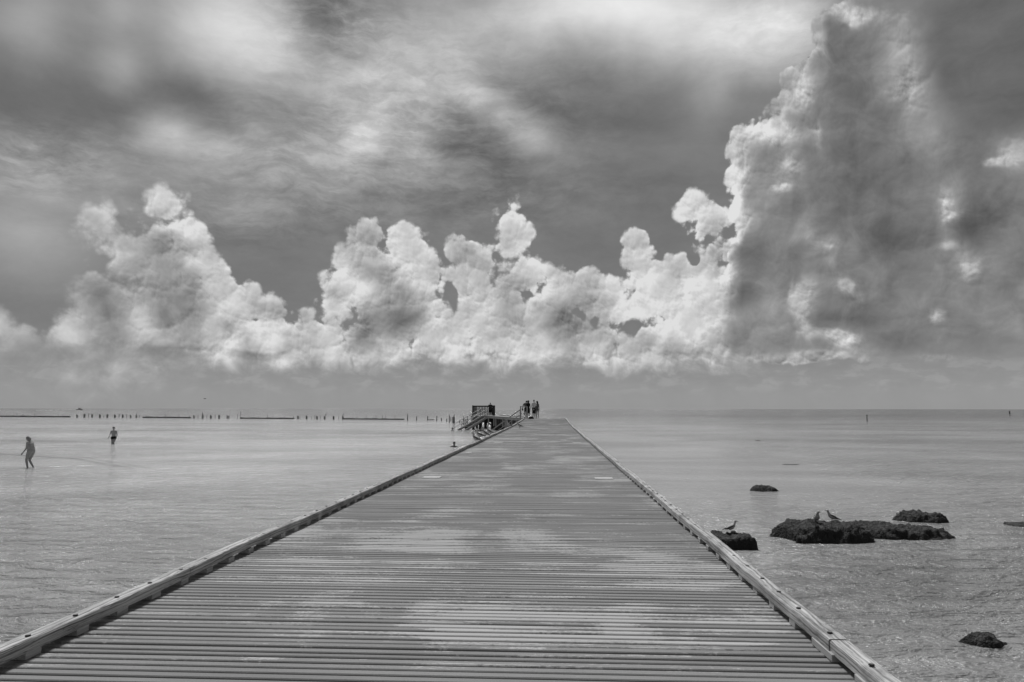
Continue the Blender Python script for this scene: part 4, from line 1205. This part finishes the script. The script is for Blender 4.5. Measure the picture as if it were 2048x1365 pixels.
# wading woman, walking to the left, head bowed (faces -X, so rz = 90 for a figure that looks along +Y)
J = joints(dict(neck=(0, .13, 1.43), head=(0, .20, 1.57), look=(0, .93, -.36), chest=(0, .07, 1.26), waist=(0, .01, 1.08), shL=(-.165, .09, 1.38), shR=(.165, .09, 1.38),
    elL=(-.20, .10, 1.10), wrL=(-.19, .28, .88), elR=(.20, .00, 1.12), wrR=(.19, .07, .88),
    hipL=(-.09, 0, .93), knL=(-.09, .15, .52), anL=(-.09, .05, .10), toeL=(-.09, .20, .04), hipR=(.09, 0, .93), knR=(.09, .12, .50), anR=(.09, -.12, .14), toeR=(.09, .02, .03)), True)
p = at_z(60, 935.5, WATER_Z)
person('person wading ankle-deep on the left in a swimsuit, head bowed, walking left', (p.x, p.y, WATER_Z - .13), 88, .90, J, 'skin_mid', [
    ('swimsuit_bottom', cloth([[(J['pelvis'] + Vector((-.07, -.01, 0)), .118), (J['pelvis'] + Vector((.07, -.01, 0)), .118)]] + [[(J['hip' + n], .112), (lerp(J['hip' + n], J['kn' + n], .12), .106)] for n in 'LR']), 'dark_cloth'),
    ('swimsuit_top', cloth([[(J['chest'] + Vector((-.07, .085, -.01)), .064), (J['chest'] + Vector((.07, .085, -.01)), .064)], [(J['chest'] + Vector((0, -.005, -.01)), .117), (J['chest'] + Vector((0, -.005, -.03)), .117)]]), 'dark_cloth'),
    ('hair', hair_cap(J, .012, .10), 'hair_grey')], True, 1.30, .010)
# wading man coming towards the pier
J = joints(dict(head=(0, .05, 1.62), look=(.1, .97, -.2), elL=(-.27, .02, 1.15), wrL=(-.24, .06, .92), elR=(.28, -.02, 1.17), wrR=(.34, .05, .94), knL=(-.09, .12, .50), anL=(-.10, .0, .1), knR=(.10, -.02, .48), anR=(.10, -.2, .12), toeR=(.11, -.06, .03)))
p = at_z(226.5, 888.5, WATER_Z)
person('bare-chested person wading knee-deep in short black trunks, arms held away from the body', (p.x, p.y, WATER_Z - .46), 182, 1.0, J, 'skin_mid', [
    ('trunks', cloth(leg_segs(J, .012, .30)), 'black_cloth'), ('hair', hair_cap(J, .008), 'hair')], False, 1.0, .010)
# swimmers
J = joints(dict(elL=(-.34, .18, 1.34), wrL=(-.30, .40, 1.30), elR=(.34, .18, 1.34), wrR=(.30, .40, 1.30)))
p = at_z(908.4, 894.2, WATER_Z)
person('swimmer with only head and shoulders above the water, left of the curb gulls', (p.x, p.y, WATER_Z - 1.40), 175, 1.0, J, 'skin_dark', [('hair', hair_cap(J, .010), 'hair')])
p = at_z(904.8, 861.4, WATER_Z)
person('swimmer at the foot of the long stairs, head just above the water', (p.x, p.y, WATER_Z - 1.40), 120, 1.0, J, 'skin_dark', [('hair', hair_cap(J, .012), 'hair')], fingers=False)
# people at the end of the pier, seen from behind
def on_deck(px, d): return Vector(((px - 1102.5) / F_PX * d, d, zdeck(d) + .003))
J = joints(dict(knL=(-.10, .02, .50), elL=(-.25, .0, 1.14), wrL=(-.24, .12, .92), elR=(.25, .02, 1.14), wrR=(.19, .16, .98)))
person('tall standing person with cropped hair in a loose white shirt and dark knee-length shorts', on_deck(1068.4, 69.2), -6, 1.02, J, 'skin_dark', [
    ('shirt', cloth(trunk_segs(J, .016, .95, 0, .7, .10)), 'white_cloth'), ('shorts', cloth(leg_segs(J, .022, .92, 1.0, .015)), 'dark_cloth'), ('hair', hair_cap(J, .006), 'hair')], fat=.95, slim=.80)
J = joints(dict(elL=(-.22, .06, 1.16), wrL=(-.14, .22, 1.02), look=(-.9, .4, -.1)), True)
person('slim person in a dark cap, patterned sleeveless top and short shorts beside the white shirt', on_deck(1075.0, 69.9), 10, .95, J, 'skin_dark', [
    ('top', cloth(trunk_segs(J, .014, .95, 0)), 'mid_cloth'), ('shorts', cloth(leg_segs(J, .014, .45, .95)), 'mid_cloth'),
    ('cap', cloth([[(J['head'] + Vector((0, 0, .05)), .100)], [(J['head'] + Vector((-.06, .03, .04)), .05), (J['head'] + Vector((-.15, .07, .03)), .03)]]), 'black_cloth'), ('hair', hair_cap(J, .010, .16), 'hair')], True, .92, slim=.84)
J = joints(dict(knL=(-.10, .06, .50), elR=(.25, -.02, 1.16), wrR=(.22, .10, .93), head=(0, .06, 1.60), look=(-.3, .9, -.35)), True)
bm = bmesh.new(); h = J['head']; hr = random.Random(3)
for k in range(26):
    a, b = hr.uniform(0, 6.28), hr.uniform(-.7, 1.3)
    ball(bm, h + Vector((math.cos(a) * math.cos(b) * .11, math.sin(a) * math.cos(b) * .09 - .03, math.sin(b) * .11 + .01)), hr.uniform(.045, .065), seg=8)
limb(bm, [(h + Vector((0, -.06, -.05)), .10), (h + Vector((0, -.07, -.18)), .08)])
person('person with bushy dark curly hair in a short black dress behind the guard rail', on_deck(1057.0, 68.8), -12, .98, J, 'skin_dark', [
    ('dress', cloth(trunk_segs(J, .014, .95, 0, .3, .14) + leg_segs(J, .020, .80, .95, .02)), 'black_cloth'), ('hair', fuse(bm, .014, 1), 'hair')], True, .95, slim=.82)
J = joints(dict(elL=(-.36, .10, 1.22), wrL=(-.40, .16, 1.00), elR=(.25, .1, 1.16), wrR=(.15, .25, 1.1), head=(.05, .06, 1.61)))
bag = bmesh.new(); limb(bag, [((-.40, .14, .90), .09), ((-.36, .12, .82), .08)]); limb(bag, [((-.42, .14, 1.0), .03), ((-.30, .12, 1.08), .02), ((-.15, .1, 1.3), .02)])
person('person in a grey shirt and dark trousers leaning left of the black dress, elbow out', on_deck(1052.2, 69.6), -4, .99, J, 'skin_dark', [
    ('shirt', cloth(trunk_segs(J, .012, .92, 0, .7, .06)), 'mid_cloth'), ('trousers', cloth(leg_segs(J, .012, 1.85)), 'black_cloth'), ('hair', hair_cap(J, .008), 'hair'),
    ('shoulder_bag', fuse(bag, .014, 1), 'black_cloth')], slim=.84)
# on the platform
J = joints(dict(elL=(-.27, .06, 1.17), wrL=(-.20, .26, 1.08), elR=(.27, .06, 1.17), wrR=(.20, .26, 1.08), knL=(-.10, .05, .5), anR=(.13, -.04, .09)))
person('person in a dark shirt and long dark shorts leaning on the platform fence', Vector((( 981.3 - 1102.5) / F_PX * 97.7, 97.7, DZ - .008)), 4, 1.0, J, 'skin', [
    ('shirt', cloth(trunk_segs(J, .024, 1.05, 0, .7, .08)), 'dark_cloth'), ('shorts', cloth(leg_segs(J, .024, .95, 1.0, .012)), 'black_cloth'), ('hair', hair_cap(J, .006), 'hair')], fat=1.05)

# bag lying at the end of the left curb
bm = bmesh.new(); limb(bm, [((-.16, 0, .10), .09), ((0, 0, .12), .11), ((.15, .02, .10), .09)]); limb(bm, [((-.30, -.05, .04), .04), ((-.12, 0, .06), .05)])
c = on_deck(1063.5, 66.3)
o = obj('bag', fuse(bm, .016, 2), M['black_cloth'], None, True); o.location = c; o.rotation_euler = (0, 0, .2)
tag(o, 'soft black bag dropped on the deck where the left curb ends', 'bag')
bm = bmesh.new(); tube(bm, [(-.10, 0, .20), (-.04, .01, .27), (.06, .01, .27), (.12, 0, .20)], .012, 6); obj('handle', bm, M['black_cloth'], o)

# ------------------------------------------------------------------ paddleboarder
p = at_z(2019.5, 831.4, WATER_Z)
bm = bmesh.new()
n = 14; rings = []
for i in range(n + 1):
    t = -1 + 2 * i / n; w = .38 * (1 - abs(t) ** 3.2) + .015; z = .10 + .16 * max(0, t) ** 3
    rings.append([bm.verts.new((t * 1.6, -w, z)), bm.verts.new((t * 1.6, -w * .7, z - .09)), bm.verts.new((t * 1.6, w * .7, z - .09)), bm.verts.new((t * 1.6, w, z)), bm.verts.new((t * 1.6, 0, z + .02))])
for a, b in zip(rings, rings[1:]):
    for k in range(5): bm.faces.new((a[k], a[(k + 1) % 5], b[(k + 1) % 5], b[k]))
bm.faces.new(rings[0]); bm.faces.new(rings[-1][::-1]); bmesh.ops.recalc_face_normals(bm, faces=bm.faces)
o = obj('paddleboard', bm, M['mid_cloth']); o.location = (p.x, p.y, WATER_Z); o.rotation_euler = (0, 0, R(70))
tag(o, 'long paddleboard far out at the right edge carrying a standing figure', 'paddleboard')
J = joints(dict(elL=(-.20, .25, 1.30), wrL=(-.05, .42, 1.42), elR=(.28, .16, 1.18), wrR=(.24, .36, 1.0)))
person('person standing on the paddleboard far out at the right, both hands on the paddle', (p.x, p.y, WATER_Z + .115), 165, 1.12, J, 'skin_dark', [('shorts', cloth(leg_segs(J, .02, .8)), 'black_cloth'), ('hair', hair_cap(J), 'hair')], fingers=False, voxel=.016)
bm = bmesh.new(); tube(bm, [(0, 0, 1.75), (0, 0, .1)], .02, 6); box(bm, (0, 0, -.05), (.20, .03, .42), None, .01)
o = obj('paddle', bm, M['black_wood']); o.location = (p.x + .32, p.y - .35, WATER_Z + .05); o.rotation_euler = (0, R(-12), R(30))
tag(o, 'single-bladed paddle held by the person standing on the paddleboard', 'paddle')

# ------------------------------------------------------------------ motorboat on the horizon, with its wake
p = at_z(159, 821.0, WATER_Z)
bo = empty('motorboat', (p.x, p.y, WATER_Z), R(-4)); bo.scale = (1.25,) * 3
tag(bo, 'small white motorboat running along the horizon on the left', 'motorboat')
bm = bmesh.new(); rings = []
for t, w, zt in ((-3.4, 1.15, 1.0), (-1.5, 1.3, 1.0), (.8, 1.25, 1.15), (2.4, .8, 1.4), (3.7, .08, 1.7)):
    rings.append([bm.verts.new(v) for v in ((t, -w, zt), (t - .1, -w * .75, .1), (t - .2, 0, -.35), (t - .1, w * .75, .1), (t, w, zt))])
for a, b in zip(rings, rings[1:]):
    for k in range(4): bm.faces.new((a[k], a[k + 1], b[k + 1], b[k]))
    bm.faces.new((a[4], a[0], b[0], b[4]))
bm.faces.new(rings[0]); bm.faces.new(rings[-1][::-1]); bmesh.ops.recalc_face_normals(bm, faces=bm.faces)
obj('hull', bm, M['white_paint'], bo)
bm = bmesh.new(); box(bm, (.1, 0, 1.75), (2.3, 1.7, 1.2), None, .12); cb = obj('cabin', bm, M['white_paint'], bo)
bm = bmesh.new(); box(bm, (.1, 0, 2.0), (2.34, 1.74, .4), None, .02); obj('cabin_window', bm, M['dark_glass'], cb)
bm = bmesh.new()
for x_ in (-1.5, 1.0):
    for y_ in (-.7, .7): tube(bm, [(x_, y_, 1.0), (x_, y_, 3.3)], .05, 6)
box(bm, (-.3, 0, 3.35), (3.2, 1.9, .10), None, .03)
obj('canopy', bm, M['white_paint'], bo)
bm = bmesh.new(); tube(bm, [(-.6, 0, 3.4), (-.9, 0, 5.0)], [.04, .02], 5); obj('aerial', bm, M['steel'], bo)
bm = bmesh.new()
for k in range(60):
    t = k / 59; x_ = -4 - 60 * t
    ball(bm, (x_, rng.uniform(-.6, .6) - .5 * t, .05), rng.uniform(.35, .8) * (1 - .6 * t), (2.0, 1, 1.0), seg=8)
o = obj('wake_foam', bm, M['foam'], None, True); o.location = (p.x, p.y, WATER_Z); o.rotation_euler = (0, 0, R(-4)); tag(o, kind='stuff')
